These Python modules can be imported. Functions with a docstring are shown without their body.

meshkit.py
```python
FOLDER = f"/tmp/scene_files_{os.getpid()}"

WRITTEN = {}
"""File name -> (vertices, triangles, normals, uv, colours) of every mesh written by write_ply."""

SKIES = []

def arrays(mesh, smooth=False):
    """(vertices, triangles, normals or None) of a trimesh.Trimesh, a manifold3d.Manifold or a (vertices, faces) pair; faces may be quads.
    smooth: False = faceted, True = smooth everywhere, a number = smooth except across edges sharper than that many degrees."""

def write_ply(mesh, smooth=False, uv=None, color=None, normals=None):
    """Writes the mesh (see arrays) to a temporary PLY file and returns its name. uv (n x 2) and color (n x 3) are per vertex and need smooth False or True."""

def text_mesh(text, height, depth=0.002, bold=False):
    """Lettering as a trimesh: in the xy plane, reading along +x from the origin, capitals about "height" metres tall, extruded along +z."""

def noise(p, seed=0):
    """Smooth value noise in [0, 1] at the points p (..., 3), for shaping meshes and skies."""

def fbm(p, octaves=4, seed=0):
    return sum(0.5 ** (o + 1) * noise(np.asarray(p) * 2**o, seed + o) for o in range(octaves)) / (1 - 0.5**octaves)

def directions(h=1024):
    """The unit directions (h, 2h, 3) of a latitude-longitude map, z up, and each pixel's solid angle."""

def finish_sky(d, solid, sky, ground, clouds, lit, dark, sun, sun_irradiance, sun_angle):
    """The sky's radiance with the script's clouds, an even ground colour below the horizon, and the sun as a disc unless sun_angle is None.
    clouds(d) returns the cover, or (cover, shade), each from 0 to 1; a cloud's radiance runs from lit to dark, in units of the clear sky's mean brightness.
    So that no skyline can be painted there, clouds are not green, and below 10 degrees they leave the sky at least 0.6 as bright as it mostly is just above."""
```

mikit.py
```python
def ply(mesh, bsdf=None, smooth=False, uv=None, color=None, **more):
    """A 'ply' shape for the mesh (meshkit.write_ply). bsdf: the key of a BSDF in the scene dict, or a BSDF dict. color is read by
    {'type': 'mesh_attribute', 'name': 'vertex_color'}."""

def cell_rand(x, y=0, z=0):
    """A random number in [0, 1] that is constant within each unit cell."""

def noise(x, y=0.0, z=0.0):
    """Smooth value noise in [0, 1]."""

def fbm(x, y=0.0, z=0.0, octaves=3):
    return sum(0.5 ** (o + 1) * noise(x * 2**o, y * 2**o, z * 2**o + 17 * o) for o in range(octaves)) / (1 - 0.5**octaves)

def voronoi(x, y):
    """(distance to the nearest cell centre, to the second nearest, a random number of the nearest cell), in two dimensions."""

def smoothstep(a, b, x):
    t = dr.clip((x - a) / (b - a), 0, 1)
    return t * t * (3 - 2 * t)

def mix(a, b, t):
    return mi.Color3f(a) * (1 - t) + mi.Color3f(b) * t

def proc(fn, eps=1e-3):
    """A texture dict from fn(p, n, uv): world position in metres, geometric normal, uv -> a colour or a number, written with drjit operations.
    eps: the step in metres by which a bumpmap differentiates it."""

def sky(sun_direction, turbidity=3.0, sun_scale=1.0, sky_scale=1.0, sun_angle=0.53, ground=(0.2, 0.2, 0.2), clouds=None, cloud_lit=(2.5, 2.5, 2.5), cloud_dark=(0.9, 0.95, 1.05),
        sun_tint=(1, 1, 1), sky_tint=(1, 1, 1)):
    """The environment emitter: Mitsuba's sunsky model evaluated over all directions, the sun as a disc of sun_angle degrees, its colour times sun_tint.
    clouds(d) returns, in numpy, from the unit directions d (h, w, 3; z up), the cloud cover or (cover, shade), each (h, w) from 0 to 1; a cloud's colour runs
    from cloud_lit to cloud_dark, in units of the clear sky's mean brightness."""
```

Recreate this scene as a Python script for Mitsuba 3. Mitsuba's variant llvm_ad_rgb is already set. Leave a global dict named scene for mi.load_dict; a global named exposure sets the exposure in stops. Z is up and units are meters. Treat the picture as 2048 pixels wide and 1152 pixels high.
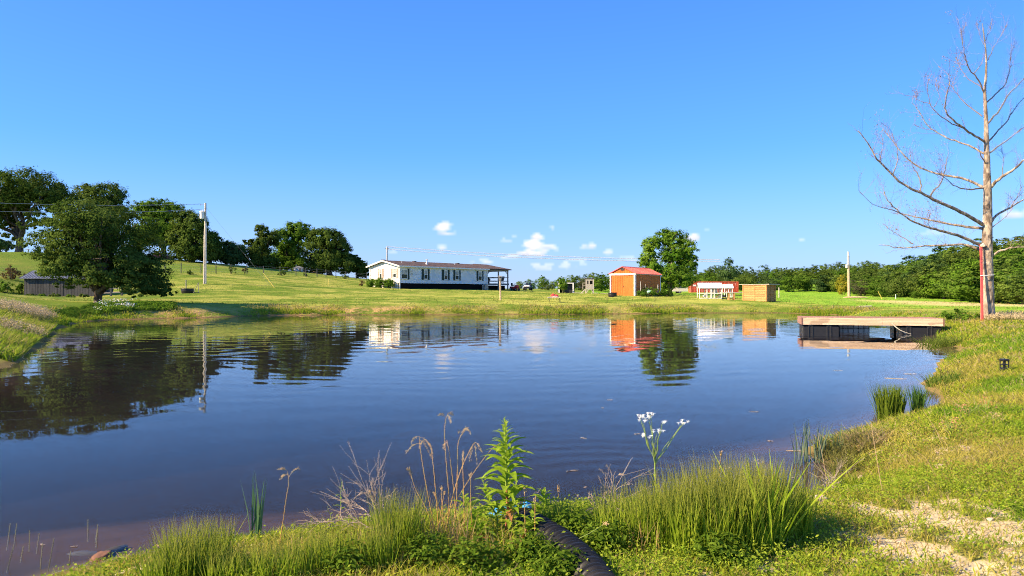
import math, numpy as np, drjit as dr, mitsuba as mi, trimesh, shapely, meshkit, mikit
from scipy.spatial import cKDTree
from scipy.interpolate import RBFInterpolator
from mikit import noise, fbm, smoothstep, mix
T = mi.ScalarTransform4f
scene, labels = {}, {}
# ------------------------------------------------------------------ camera, sky, exposure
H, F, HOR = 1.6, 1518.0, 587.0        # eye height over the water, focal length and horizon row of the 2048 px wide photograph
PITCH = math.atan((HOR - 576) / F)
scene['camera'] = {'type': 'perspective', 'fov': 2 * math.degrees(math.atan(1024 / F)), 'fov_axis': 'x', 'near_clip': 0.1, 'far_clip': 4000.0,
                   'to_world': T().look_at(origin=[0, 0, H], target=[0, math.cos(PITCH), H + math.sin(PITCH)], up=[0, 0, 1])}
exposure = 2.95
SUN = (-0.79, -0.30, 0.53)
R0 = np.random.default_rng(7)


def cloud_cover(d):
    az, el = np.degrees(np.arctan2(d[..., 0], d[..., 1])), np.degrees(np.arcsin(np.clip(d[..., 2], -1, 1)))
    out, shade = np.zeros(az.shape), np.zeros(az.shape)
    q = np.stack([az * 1.1, el * 1.5, az * 0], -1)
    n1 = meshkit.fbm(q, 5, 3)
    n2 = meshkit.fbm(q * 2.3 + 40, 4, 8)
    wx, wy = (meshkit.fbm(q * 1.0 + 9, 3, 21) - .5) * 1.6, (meshkit.fbm(q * 1.0 + 77, 3, 22) - .5) * 1.0
    # small fair-weather heaps low over the horizon: (azimuth, elevation, half width, half height, strength)
    heaps = [(-5.2, 4.85, .75, .42, 1), (-4.85, 4.55, 1.0, .2, .75), (-5.4, 3.45, .42, .36, .8), (-8.9, 3.0, .5, .3, .5), (-.35, 4.0, .7, .26, .5), (.1, 4.3, .3, .2, .45),
             (1.6, 3.5, .9, .62, 1.05), (1.95, 4.15, .5, .45, 1), (1.35, 3.0, 1.3, .42, .95), (2.6, 3.4, .8, .35, .75), (-.2, 2.75, 1.0, .28, .6), (3.05, 4.8, .3, .4, .55),
             (-2.1, 2.4, .8, .45, .75), (-2.9, 2.35, .5, .25, .5), (.5, 1.85, .7, .4, .4), (2.5, 2.0, 1.1, .5, .62), (3.9, 2.1, 1.1, .55, .6), (5.4, 2.2, 1.4, .6, .5), (7.3, 2.5, 1.4, .5, .42), (4.6, 1.5, 3.2, .5, .4),
             (5.4, 3.45, .3, .3, .6), (6.05, 3.5, .38, .38, .85), (7.2, 3.05, .42, .3, .7), (8.6, 2.6, 1.2, .4, .45), (13.3, 4.0, .55, .5, .9), (14.3, 4.6, .5, .16, .4),
             (21.0, 3.7, .5, .16, .5), (26.0, 3.3, 2.2, .4, .35), (33.6, 5.0, .9, .55, .8), (29.5, 4.0, 2.4, .35, .38)]
    rr = np.random.default_rng(4)
    for k in range(120):                                  # the same kind of sky all the way round
        a = rr.uniform(40, 320)
        heaps.append((a if a < 180 else a - 360, rr.uniform(1.6, 6), rr.uniform(.4, 1.8), rr.uniform(.2, .6), rr.uniform(.4, 1)))
    for a, e, w, h, s in heaps:
        u, v = (az - a + wx * min(w, 1) * .7) / w, (el - e + wy * min(h * 2, 1) * .6) / h
        v = np.where(v < 0, v * 1.5, v)
        g = np.exp(-(u * u + v * v) * .9)
        c = np.clip((g * 1.4 + (n1 - .5) * 1.3 * g + (n2 - .5) * 1.3 * g - .40) * 1.35, 0, 1) * s * .93
        shade = np.where(c > out, np.clip(.30 - v * .5 + (n2 - .5) * .9, 0, 1), shade)
        out = np.maximum(out, c)
    haze = np.clip(1 - el / 11.0, 0, 1) ** 1.6 * .62
    trail = np.exp(-((el - 5.7 - (az + 2.2) * .52) / .07) ** 2) * ((az > -4.0) & (az < 0.3)) * .06
    return np.clip(np.maximum(np.maximum(out, haze), trail), 0, 1), np.clip(np.where(out > haze, shade * .8, .72), 0, 1)


scene['sky'] = mikit.sky(SUN, turbidity=3, clouds=cloud_cover, cloud_lit=(2.75, 2.5, 2.5), cloud_dark=(1.15, 1.28, 1.66), sun_tint=(1.0, .95, .86), sky_tint=(.32, .60, 1.03))


# ------------------------------------------------------------------ helpers
def P(px, py, D):
    """The point at depth D that the photograph shows at (px, py)."""
    return np.array([(px - 1024) / F * D, D, H + (HOR - py) / F * D])


class MB:
    """Collects boxes, beams, tubes and polygons into one mesh."""

    def __init__(self):
        self.v, self.f, self.n, self.c = [], [], 0, []

    def add(self, v, f, c=None):
        v, f = np.asarray(v, float), np.asarray(f, int)
        if f.shape[1] == 4:
            f = np.vstack([f[:, [0, 1, 2]], f[:, [0, 2, 3]]])
        self.v.append(v); self.f.append(f + self.n); self.n += len(v)
        if c is not None:
            self.c.append(np.broadcast_to(c, (len(v), 3)))
        return self

    def box(self, c, s, fr=None, rz=0.0, ry=0.0, rx=0.0, bevel=0.0):
        x, y, z = np.asarray(s, float) / 2
        if bevel > 0:
            b = min(bevel, x * .9, y * .9, z * .9)
            pts = np.array([[i * (x - b * (k != 0)), j * (y - b * (k != 1)), l * (z - b * (k != 2))] for i in (-1, 1) for j in (-1, 1) for l in (-1, 1) for k in range(3)])
            h = trimesh.convex.convex_hull(pts)
            v, f = np.array(h.vertices), np.array(h.faces)
        else:
            v = np.array([[i, j, k] for i in (-x, x) for j in (-y, y) for k in (-z, z)])
            f = np.array([[0, 1, 3], [0, 3, 2], [4, 6, 7], [4, 7, 5], [0, 4, 5], [0, 5, 1], [2, 3, 7], [2, 7, 6], [0, 2, 6], [0, 6, 4], [1, 5, 7], [1, 7, 3]])
        if rx: v = v @ rot('x', rx).T
        if ry: v = v @ rot('y', ry).T
        if rz: v = v @ rot('z', rz).T
        v = v + np.asarray(c, float)
        return self.add(fr(v) if fr else v, f)

    def beam(self, p0, p1, w, h=None, fr=None):
        p0, p1 = np.asarray(p0, float), np.asarray(p1, float)
        if fr: p0, p1 = fr(p0[None])[0], fr(p1[None])[0]
        d = p1 - p0; L = np.linalg.norm(d); d /= L
        a = np.cross(d, [0, 0, 1.0] if abs(d[2]) < .95 else [0, 1.0, 0]); a /= np.linalg.norm(a)
        b = np.cross(a, d); h = h or w
        q = [(-w / 2, -h / 2), (w / 2, -h / 2), (w / 2, h / 2), (-w / 2, h / 2)]
        v = np.array([p0 + a * i + b * j for i, j in q] + [p1 + a * i + b * j for i, j in q])
        return self.add(v, [[0, 1, 2, 3], [7, 6, 5, 4], [0, 4, 5, 1], [1, 5, 6, 2], [2, 6, 7, 3], [3, 7, 4, 0]])

    def tube(self, pts, rad, sides=6, cap=True, c=None):
        v, f = tube_arrays(pts, rad, sides, cap)
        return self.add(v, f, c)

    def prism(self, poly, y0, y1, fr=None, axis='y'):
        """A polygon (x, z) extruded along y (or with axis 'x': polygon (y, z) extruded along x)."""
        poly = np.asarray(poly, float); n = len(poly)
        m = trimesh.creation.extrude_polygon(shapely.Polygon(poly), 1.0, engine='earcut')
        w = np.array(m.vertices)
        v = np.stack([w[:, 0], y0 + (y1 - y0) * w[:, 2], w[:, 1]], 1) if axis == 'y' else np.stack([y0 + (y1 - y0) * w[:, 2], w[:, 0], w[:, 1]], 1)
        return self.add(fr(v) if fr else v, m.faces)

    def mesh(self):
        return np.vstack(self.v), np.vstack(self.f)


def rot(ax, a):
    c, s = math.cos(a), math.sin(a)
    return np.array({'x': [[1, 0, 0], [0, c, -s], [0, s, c]], 'y': [[c, 0, s], [0, 1, 0], [-s, 0, c]], 'z': [[c, -s, 0], [s, c, 0], [0, 0, 1]]}[ax])


def tube_arrays(pts, rad, sides=6, cap=True):
    p = np.asarray(pts, float); k = len(p)
    rad = np.broadcast_to(np.asarray(rad, float), (k,))
    t = np.gradient(p, axis=0); t /= np.linalg.norm(t, axis=1, keepdims=True) + 1e-12
    m = t.mean(0)
    ref = np.eye(3)[np.argmin(np.abs(m))]
    a = np.cross(t, ref); a /= np.linalg.norm(a, axis=1, keepdims=True) + 1e-12
    b = np.cross(t, a)
    th = np.arange(sides) * 2 * np.pi / sides
    v = (p[:, None] + rad[:, None, None] * (np.cos(th)[None, :, None] * a[:, None] + np.sin(th)[None, :, None] * b[:, None])).reshape(-1, 3)
    i, j = np.meshgrid(np.arange(k - 1), np.arange(sides), indexing='ij')
    j2 = (j + 1) % sides
    q = np.stack([i * sides + j, i * sides + j2, (i + 1) * sides + j2, (i + 1) * sides + j], -1).reshape(-1, 4)
    f = np.vstack([q[:, [0, 2, 1]], q[:, [0, 3, 2]]])
    if cap:
        v = np.vstack([v, p[:1], p[-1:]])
        n = k * sides; j = np.arange(sides); j2 = (j + 1) % sides
        f = np.vstack([f, np.stack([j, j2, np.full(sides, n)], 1), np.stack([n - sides + j2, n - sides + j, np.full(sides, n + 1)], 1)])
    return v, f


def frame(o, u, v=None):
    """Local (u, v, z) to world: origin o, u the heading of the first axis in plan; v is 90 degrees to its left."""
    o, u = np.asarray(o, float), np.asarray(u, float) / np.linalg.norm(u[:2])
    w = np.array([-u[1], u[0]])
    return lambda p: np.stack([o[0] + p[:, 0] * u[0] + p[:, 1] * w[0], o[1] + p[:, 0] * u[1] + p[:, 1] * w[1], o[2] + p[:, 2]], 1)


def free(key):
    if key not in scene and key not in labels and not any(k.startswith(key + '__') for k in scene):
        return key
    i = 1
    while f'{key}_{i:03d}' in TAKEN:
        i += 1
    return f'{key}_{i:03d}'


TAKEN = set()


def thing(name, label, cat, group=None):
    key = name if name not in TAKEN else None
    i = 1
    while key is None:
        k = f'{name}_{i:03d}'
        key = k if k not in TAKEN else None
        i += 1
    TAKEN.add(key)
    labels[key] = {'label': label, 'category': cat}
    if group:
        labels[key]['group'] = group
    return key


def part(parent, name, mb, bsdf, smooth=False, label=None, kind=None, color=None):
    base = f'{parent}__{name}'; key = base; i = 1
    while key in TAKEN:
        key = f'{base}_{i:03d}'; i += 1
    TAKEN.add(key)
    scene[key] = mikit.ply(mb.mesh() if isinstance(mb, MB) else mb, bsdf, smooth=smooth, color=color)
    if label or kind:
        labels[key] = {k: x for k, x in (('label', label), ('kind', kind)) if x}
    return key


def solo(key, mb, bsdf, smooth=False, color=None):
    scene[key] = mikit.ply(mb.mesh() if isinstance(mb, MB) else mb, bsdf, smooth=smooth, color=color)
    return key


def struct(key, label):
    TAKEN.add(key)
    labels[key] = {'label': label, 'kind': 'structure'}


def stuff(key, label, cat):
    TAKEN.add(key)
    labels[key] = {'label': label, 'category': cat, 'kind': 'stuff'}


def plain(key, rgb, rough=.7, metallic=0.0, spec=.4):
    scene[key] = {'type': 'twosided', 'bsdf': {'type': 'principled', 'base_color': {'type': 'rgb', 'value': list(rgb)}, 'roughness': rough, 'metallic': metallic, 'specular': spec}}


def procm(key, fn, rough=.8, spec=.3, bump=None, bscale=.01, eps=2e-3):
    b = {'type': 'principled', 'base_color': mikit.proc(fn), 'roughness': rough, 'specular': spec}
    if bump:
        b = {'type': 'bumpmap', 'arbitrary': mikit.proc(bump, eps), 'scale': bscale, 'bsdf': b}
    scene[key] = {'type': 'twosided', 'bsdf': b}


# ------------------------------------------------------------------ the land: one sheet with the pond's bed in it
SHORE = [(-11.05, 16.4), (-13.64, 21.5), (-18.2, 30), (-22.7, 38.5), (-24.4, 45), (-22.7, 47.8), (-20.4, 50.2), (-18.6, 54), (-12.1, 56.5), (-.9, 57.8), (6.8, 59), (15.4, 62),
         (21.9, 62), (24.2, 58), (23.6, 52.8), (23.4, 46), (21.5, 40), (18.6, 34.5), (17.1, 31), (15.8, 28), (14.2, 25.3), (13.1, 22.0), (12.1, 20.2), (10.95, 19), (9.05, 16.1), (8.0, 14.4), (7.3, 13.3), (6.8, 12.1), (6.35, 11.2), (5.75, 10.4), (4.9, 9.6),
         (4.0, 8.75), (3.5, 8.2), (3.05, 7.75), (3.1, 7.2), (3.05, 6.6), (2.75, 6.2), (2.35, 5.9), (1.6, 5.65), (.7, 5.5), (0, 5.35), (-.6, 5.25), (-1.3, 5.0), (-1.9, 4.75), (-2.35, 4.35), (-2.6, 3.9), (-3.2, 3.2), (-5, 2.6), (-8, 2.6), (-11, 4.5), (-12.5, 8.5), (-11.8, 12.5)]


def smooth_ring(pts, n=8):
    p = np.array(pts); out = []
    for i in range(len(p)):
        a, b, c, d = p[i - 1], p[i], p[(i + 1) % len(p)], p[(i + 2) % len(p)]
        for t in np.arange(n) / n:
            out.append(.5 * (2 * b + (c - a) * t + (2 * a - 5 * b + 4 * c - d) * t * t + (3 * b - a - 3 * c + d) * t ** 3))
    return np.array(out)


RING = smooth_ring(SHORE, 4)


def _dense(r, step=.02):
    e = np.roll(r, -1, 0) - r
    return np.concatenate([p + np.linspace(0, 1, max(2, int(np.linalg.norm(w) / step)), endpoint=False)[:, None] * w for p, w in zip(r, e)])


_tree, _poly = cKDTree(_dense(RING)), shapely.Polygon(RING)
shapely.prepare(_poly)


def pond_distance(xy):
    """Signed distance to the pond's edge, negative in the water."""
    xy = np.asarray(xy, float)
    d, _ = _tree.query(xy)
    return np.where(shapely.contains_xy(_poly, xy[:, 0], xy[:, 1]), -d, d)


CTRL = [  # what the photograph shows of the ground: column, row, depth
    (60, 600, 60), (195, 606, 53), (300, 604, 56), (120, 596, 70), (190, 594, 74), (110, 594, 75), (60, 594, 75), (20, 592, 75), (110, 578, 90), (200, 580, 90), (408, 568, 85), (373, 584, 74), (480, 590, 72), (600, 590, 75), (720, 600, 68), (560, 606, 64), (900, 602, 68), (850, 590, 82),
    (0, 548, 85), (0, 504, 115), (40, 504, 118), (100, 506, 118), (200, 510, 120), (324, 516, 125), (330, 546, 95), (480, 531, 130), (500, 547, 108), (600, 543, 135), (600, 552, 118), (735, 558, 145), (735, 562, 128), (680, 570, 105),
    (798, 578, 104), (973, 580, 118), (738, 573, 110), (880, 579, 104), (1055, 581, 140), (1030, 580, 125), (1100, 584, 130), (1130, 587, 122), (1180, 587.5, 110), (1200, 580, 200), (1050, 579, 200), (1000, 598, 72), (1000, 588, 88),
    (1270, 591.5, 80), (1230, 590, 82), (1340, 590, 92), (1322, 590, 86), (1108, 604, 66), (1214, 606, 68), (1300, 604, 70), (1400, 597, 76), (1450, 598, 75), (1533, 603, 70), (1486, 601, 72), (1430, 585, 185), (1380, 586, 120), (1480, 590, 95),
    (1560, 600, 76), (1600, 590, 110), (1697, 592, 120), (1780, 597, 103), (1880, 604, 82), (1960, 612, 66), (1620, 612, 75), (1740, 616, 60), (1850, 625, 46), (1975, 640, 32), (2048, 637, 34), (1920, 650, 29), (1900, 640, 36)]
pts = [P(*c) for c in CTRL]
pts += [np.array(p, float) for p in [(26, 160, 1.0), (50, 150, .2), (45, 110, .2), (62, 92, .15), (70, 75, .3), (60, 55, .4), (90, 90, 1), (110, 140, 1.8), (80, 190, 1.6), (30, 240, 1.5), (0, 260, 2), (-60, 240, 3), (-110, 180, 6), (-140, 110, 8), (-90, 140, 7.0), (-60, 170, 5),
         (-45, 60, 2.2), (-60, 80, 4.0), (-50, 40, 1.4), (-30, 30, 1.0), (-20, 22, .7), (-40, 10, 1), (-20, 0, .6), (0, -15, .5), (25, 0, .5), (40, 25, .5), (24, 30, .5), (17, 20, .42), (12, 14, .36), (9, 9, .3), (6, 6, .27), (3.5, 4.4, .22), (1.6, 3.6, .24), (0, 3.6, .25), (-1.8, 3.3, .18), (0, 1, .36), (5, 1, .32),
         (150, 250, 8), (0, 600, 4), (-400, 400, 10), (400, 400, 14), (300, 100, 14), (-300, 0, 10), (300, -100, 6), (0, -300, 4), (0, 1200, 6), (-1200, 900, 12), (1200, 900, 20), (60, 130, .8), (100, 110, 1.5)]]
pts = np.array(pts)
_rbf = RBFInterpolator(pts[:, :2], pts[:, 2], kernel='linear', smoothing=.4, neighbors=40)


def land(xy, dist=None):
    xy = np.asarray(xy, float)
    d = pond_distance(xy) if dist is None else dist
    x, y = xy[:, 0], xy[:, 1]
    p3 = np.stack([x, y, x * 0], 1)
    base = np.maximum(_rbf(xy), .12 + np.clip(d, 0, 3) * .03)
    far = np.clip((np.hypot(x, y) - 6) / 40, 0, 1)
    base = base + (meshkit.fbm(p3 * .9, 3, 2) - .5) * (.05 + .10 * far) + (meshkit.fbm(p3 * 6, 2, 5) - .5) * .03 * (1 - far)
    d = d + (meshkit.fbm(p3 * .8, 3, 9) - .5) * (.12 + 1.2 * far)
    w = .9 + 3.2 * far
    t = np.clip(d / w, 0, 1); t = t * t * (3 - 2 * t)
    out = (.02 + .16 * np.clip(d, 0, 4)) * (1 - t) + base * t
    shallow = np.exp(-(((x + 3.5) / 3.4) ** 2 + ((y - 3.6) / 3.0) ** 2))
    k = .26 * (1 - shallow) + .07 * shallow
    bed = -1.5 * (1 - np.exp(-k * np.clip(-d, 0, 60) / 1.5)) + (meshkit.fbm(p3 * 2.2, 3, 14) - .5) * .05 * np.clip(-d, 0, 1)
    return np.where(d > 0, out, np.minimum(bed + .02, .02))


def gz(x, y):
    return float(land(np.array([[x, y]]))[0])


def G(px, D):
    x = (px - 1024) / F * D
    return np.array([x, D, gz(x, D)])


def spaced(steps):
    out = [steps[0][0]]
    for a, b, s0, s1 in steps:
        x = a
        while x < b:
            x += s0 + (s1 - s0) * (x - a) / (b - a)
            out.append(x)
    return np.array(out)


ys = spaced([(-150, 2, 12, .6), (2, 11, .08, .09), (11, 66, .1, .34), (66, 170, .45, 1.6), (170, 1500, 2, 60)])
xr = spaced([(-4, 11, .1, .1), (11, 32, .12, .3), (32, 130, .4, 2), (130, 1300, 3, 60)])
xl = -spaced([(4, 26, .14, .28), (26, 130, .3, 2), (130, 1300, 3, 60)])[::-1]
xs = np.concatenate([xl[:-1], xr])
gx, gy = np.meshgrid(xs, ys)
gxy = np.stack([gx.ravel(), gy.ravel()], 1)
gd = pond_distance(gxy)
gzv = land(gxy, gd)
nx, ny = len(xs), len(ys)
ii, jj = np.meshgrid(np.arange(ny - 1), np.arange(nx - 1), indexing='ij')
q = np.stack([ii * nx + jj, ii * nx + jj + 1, (ii + 1) * nx + jj + 1, (ii + 1) * nx + jj], -1).reshape(-1, 4)


def pieces(x, xs, ys):
    """Piecewise linear interpolation in drjit."""
    out = mi.Float(ys[0])
    for a, b, c, d in zip(xs[:-1], xs[1:], ys[:-1], ys[1:]):
        out = out + dr.clip((x - a) / (b - a), 0, 1) * (d - c)
    return out


def bare_soil(x, y):
    """Where the near bank is worn down to dusty soil."""
    worn = smoothstep(.35, 1.25, x - y * .30) * (1 - smoothstep(4.4, 5.6, y)) * .25 + smoothstep(1.3, 2.6, x - y * .30) * (1 - smoothstep(6, 9, y)) * .10
    return smoothstep(.61, .74, fbm(x * 2.1, y * 1.7, 11, 2) * .45 + fbm(x * 8, y * 8, 5, 3) * .55 + worn) * (1 - smoothstep(9, 14, y))


def ground_colour(p, n, uv):
    fence = p.y - pieces(p.x, [-90, -60, -43, -37, -34, -26], [80, 86, 96, 108, 117, 128]) + (noise(p.x * .5, p.y * .5, 9) - .5) * 1.5
    rough = smoothstep(-.6, .6, fence) * (1 - smoothstep(26, 34, p.x))
    rough = dr.maximum(rough, smoothstep(-40, -43, p.x) * (1 - smoothstep(70, 74, p.y)))
    lush = smoothstep(-1.2, 1.2, p.y - pieces(p.x, [18, 26, 31, 36, 60], [90, 75, 63, 50, 42]) + (noise(p.x * .4, p.y * .4, 3) - .5) * 1.5) * smoothstep(17, 19, p.x)
    big = fbm(p.x * .11, p.y * .11, 0, 3)
    mid = fbm(p.x * .7, p.y * .7, 3, 3)
    fine = fbm(p.x * 5, p.y * 5, 5, 3)
    tiny = noise(p.x * 26, p.y * 26, 2)
    streak = fbm(p.x * .25 + p.y * .05, p.y * .8, 7, 3)                       # mowing lines
    lawn = mix((.095, .150, .016), (.250, .262, .052), smoothstep(.38, .64, big * .25 + streak * .45 + mid * .3))
    lawn = mix(lawn, (.30, .26, .10), smoothstep(.60, .8, mid * .55 + fine * .45) * .5)
    lawn = mix(lawn, (.07, .105, .015), smoothstep(.55, .85, tiny * .5 + fine * .5) * .45)
    meadow = mix((.105, .165, .022), (.175, .20, .038), smoothstep(.35, .7, big * .6 + mid * .4))
    meadow = mix(meadow, (.06, .10, .014), smoothstep(.5, .75, fine * .5 + mid * .5) * .5)
    field = mix((.095, .205, .014), (.15, .25, .026), smoothstep(.35, .65, mid * .6 + fine * .4))
    g = mix(lawn, meadow, rough)
    g = mix(g, field, lush)
    g = mix(g, (.36, .29, .14), smoothstep(62, 68, p.y) * smoothstep(36, 42, p.x) * (1 - smoothstep(84, 92, p.y)) * .8)   # hay strip by the wood
    soil = mix((.42, .34, .19), (.59, .50, .33), fine)
    clay = mix((.36, .21, .09), (.47, .31, .15), fine)
    # worn banks: bare clay along the far left shore, a dusty track on the near right bank
    far = smoothstep(30, 40, p.y)
    bank = smoothstep(.75, .30, p.z) * far * (.45 * smoothstep(-34, -24, p.x) * smoothstep(24, 10, p.x) + .55 * smoothstep(-26, -20, p.x) * smoothstep(-3, -7, p.x)) * (.5 + .5 * smoothstep(.36, .5, noise(p.x * .3, p.y * .3, 4)))
    g = mix(g, clay, bank * smoothstep(.35, .65, mid * .5 + fine * .5) * .95)
    track = bare_soil(p.x, p.y)
    near = 1 - smoothstep(10, 24, p.y)
    g = mix(g, mix(g, mix((.20, .22, .045), (.33, .29, .09), fine), .75), near)
    g = mix(g, soil, track * near)
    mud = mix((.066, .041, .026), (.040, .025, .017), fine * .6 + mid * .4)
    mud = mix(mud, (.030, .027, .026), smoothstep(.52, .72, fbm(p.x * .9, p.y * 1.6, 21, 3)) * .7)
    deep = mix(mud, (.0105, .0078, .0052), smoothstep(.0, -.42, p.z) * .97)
    wet = smoothstep(.09, .03, p.z)
    g = mix(g, mix((.10, .062, .03), (.17, .115, .05), fine), wet * .8)
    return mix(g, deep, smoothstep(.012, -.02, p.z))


def ground_bump(p, n, uv):
    return (fbm(p.x * 3, p.y * 3, 1, 3) * .5 + noise(p.x * 14, p.y * 14, 4) * .25) * smoothstep(-.01, .05, p.z)


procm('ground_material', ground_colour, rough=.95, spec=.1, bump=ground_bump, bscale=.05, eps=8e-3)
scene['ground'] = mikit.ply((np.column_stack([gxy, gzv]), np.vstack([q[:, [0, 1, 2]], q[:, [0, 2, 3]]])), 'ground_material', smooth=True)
struct('ground', 'mown lawn, hillside meadow and pond bank around the water')

# the water: a real rippled sheet
wy = spaced([(2.0, 10, .045, .06), (10, 30, .07, .12), (30, 68, .13, .22)])
wx = np.arange(-27, 27, .13)
X, Y = np.meshgrid(wx, wy)


def ripples(X, Y):
    p = np.stack([X, Y, X * 0], -1)
    warp = (meshkit.fbm(p * .12, 3, 31) - .5) * 5
    calm = np.clip(meshkit.fbm(np.stack([X * .06, Y * .10, X * 0], -1), 3, 5) * 2.2 - .55, .15, 1.2)
    z = .0016 * np.sin(2 * np.pi * (Y * .85 + X * .10 + warp) / .95) + .0011 * np.sin(2 * np.pi * (Y * .7 - X * .32 + warp * 1.3) / .62 + 1)
    z += .0030 * (meshkit.fbm(np.stack([X * .55, Y * 1.5, X * 0], -1), 3, 12) - .5)
    r1 = np.hypot(X - .9, Y - 6.2)
    ring = .0011 * np.sin(2 * np.pi * r1 / .34) * np.exp(-((r1 - 1.2) / 1.1) ** 2)
    r2 = np.hypot(X + 4.2, Y - 50)
    ring2 = .004 * np.sin(2 * np.pi * r2 / .7) * np.exp(-(r2 / 3.5) ** 2)
    near = np.clip((Y - 4.5) / 6, .12, 1) * np.clip((Y - 4) / 3, .4, 1)
    return z * calm * near * .85 + ring + ring2


Z = ripples(X, Y)
ny, nx = X.shape
ii, jj = np.meshgrid(np.arange(ny - 1), np.arange(nx - 1), indexing='ij')
keep = pond_distance(np.stack([(X[:-1, :-1] + X[1:, 1:]).ravel() / 2, (Y[:-1, :-1] + Y[1:, 1:]).ravel() / 2], 1)) < 1.3
q = np.stack([ii * nx + jj, ii * nx + jj + 1, (ii + 1) * nx + jj + 1, (ii + 1) * nx + jj], -1).reshape(-1, 4)[keep]
used, inv = np.unique(q, return_inverse=True)
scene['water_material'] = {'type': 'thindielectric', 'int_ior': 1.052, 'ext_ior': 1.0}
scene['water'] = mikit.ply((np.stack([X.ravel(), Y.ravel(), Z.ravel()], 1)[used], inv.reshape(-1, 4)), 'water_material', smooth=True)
struct('water', 'still dark pond with faint ripples')
# ------------------------------------------------------------------ foliage and trees
def leaf_material(key, dark, light, scale=.5, trans=.7, rough=.55):
    scene[key] = {'type': 'principledthin', 'base_color': mikit.proc(lambda p, n, uv: mix(dark, light, smoothstep(.25, .75, fbm(p.x * scale, p.y * scale, p.z * scale, 2) * .6 + noise(p.x * 7, p.y * 7, p.z * 7) * .4))),
                  'roughness': rough, 'diff_trans': trans, 'spec_trans': 0.0, 'eta': 1.4}


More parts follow.
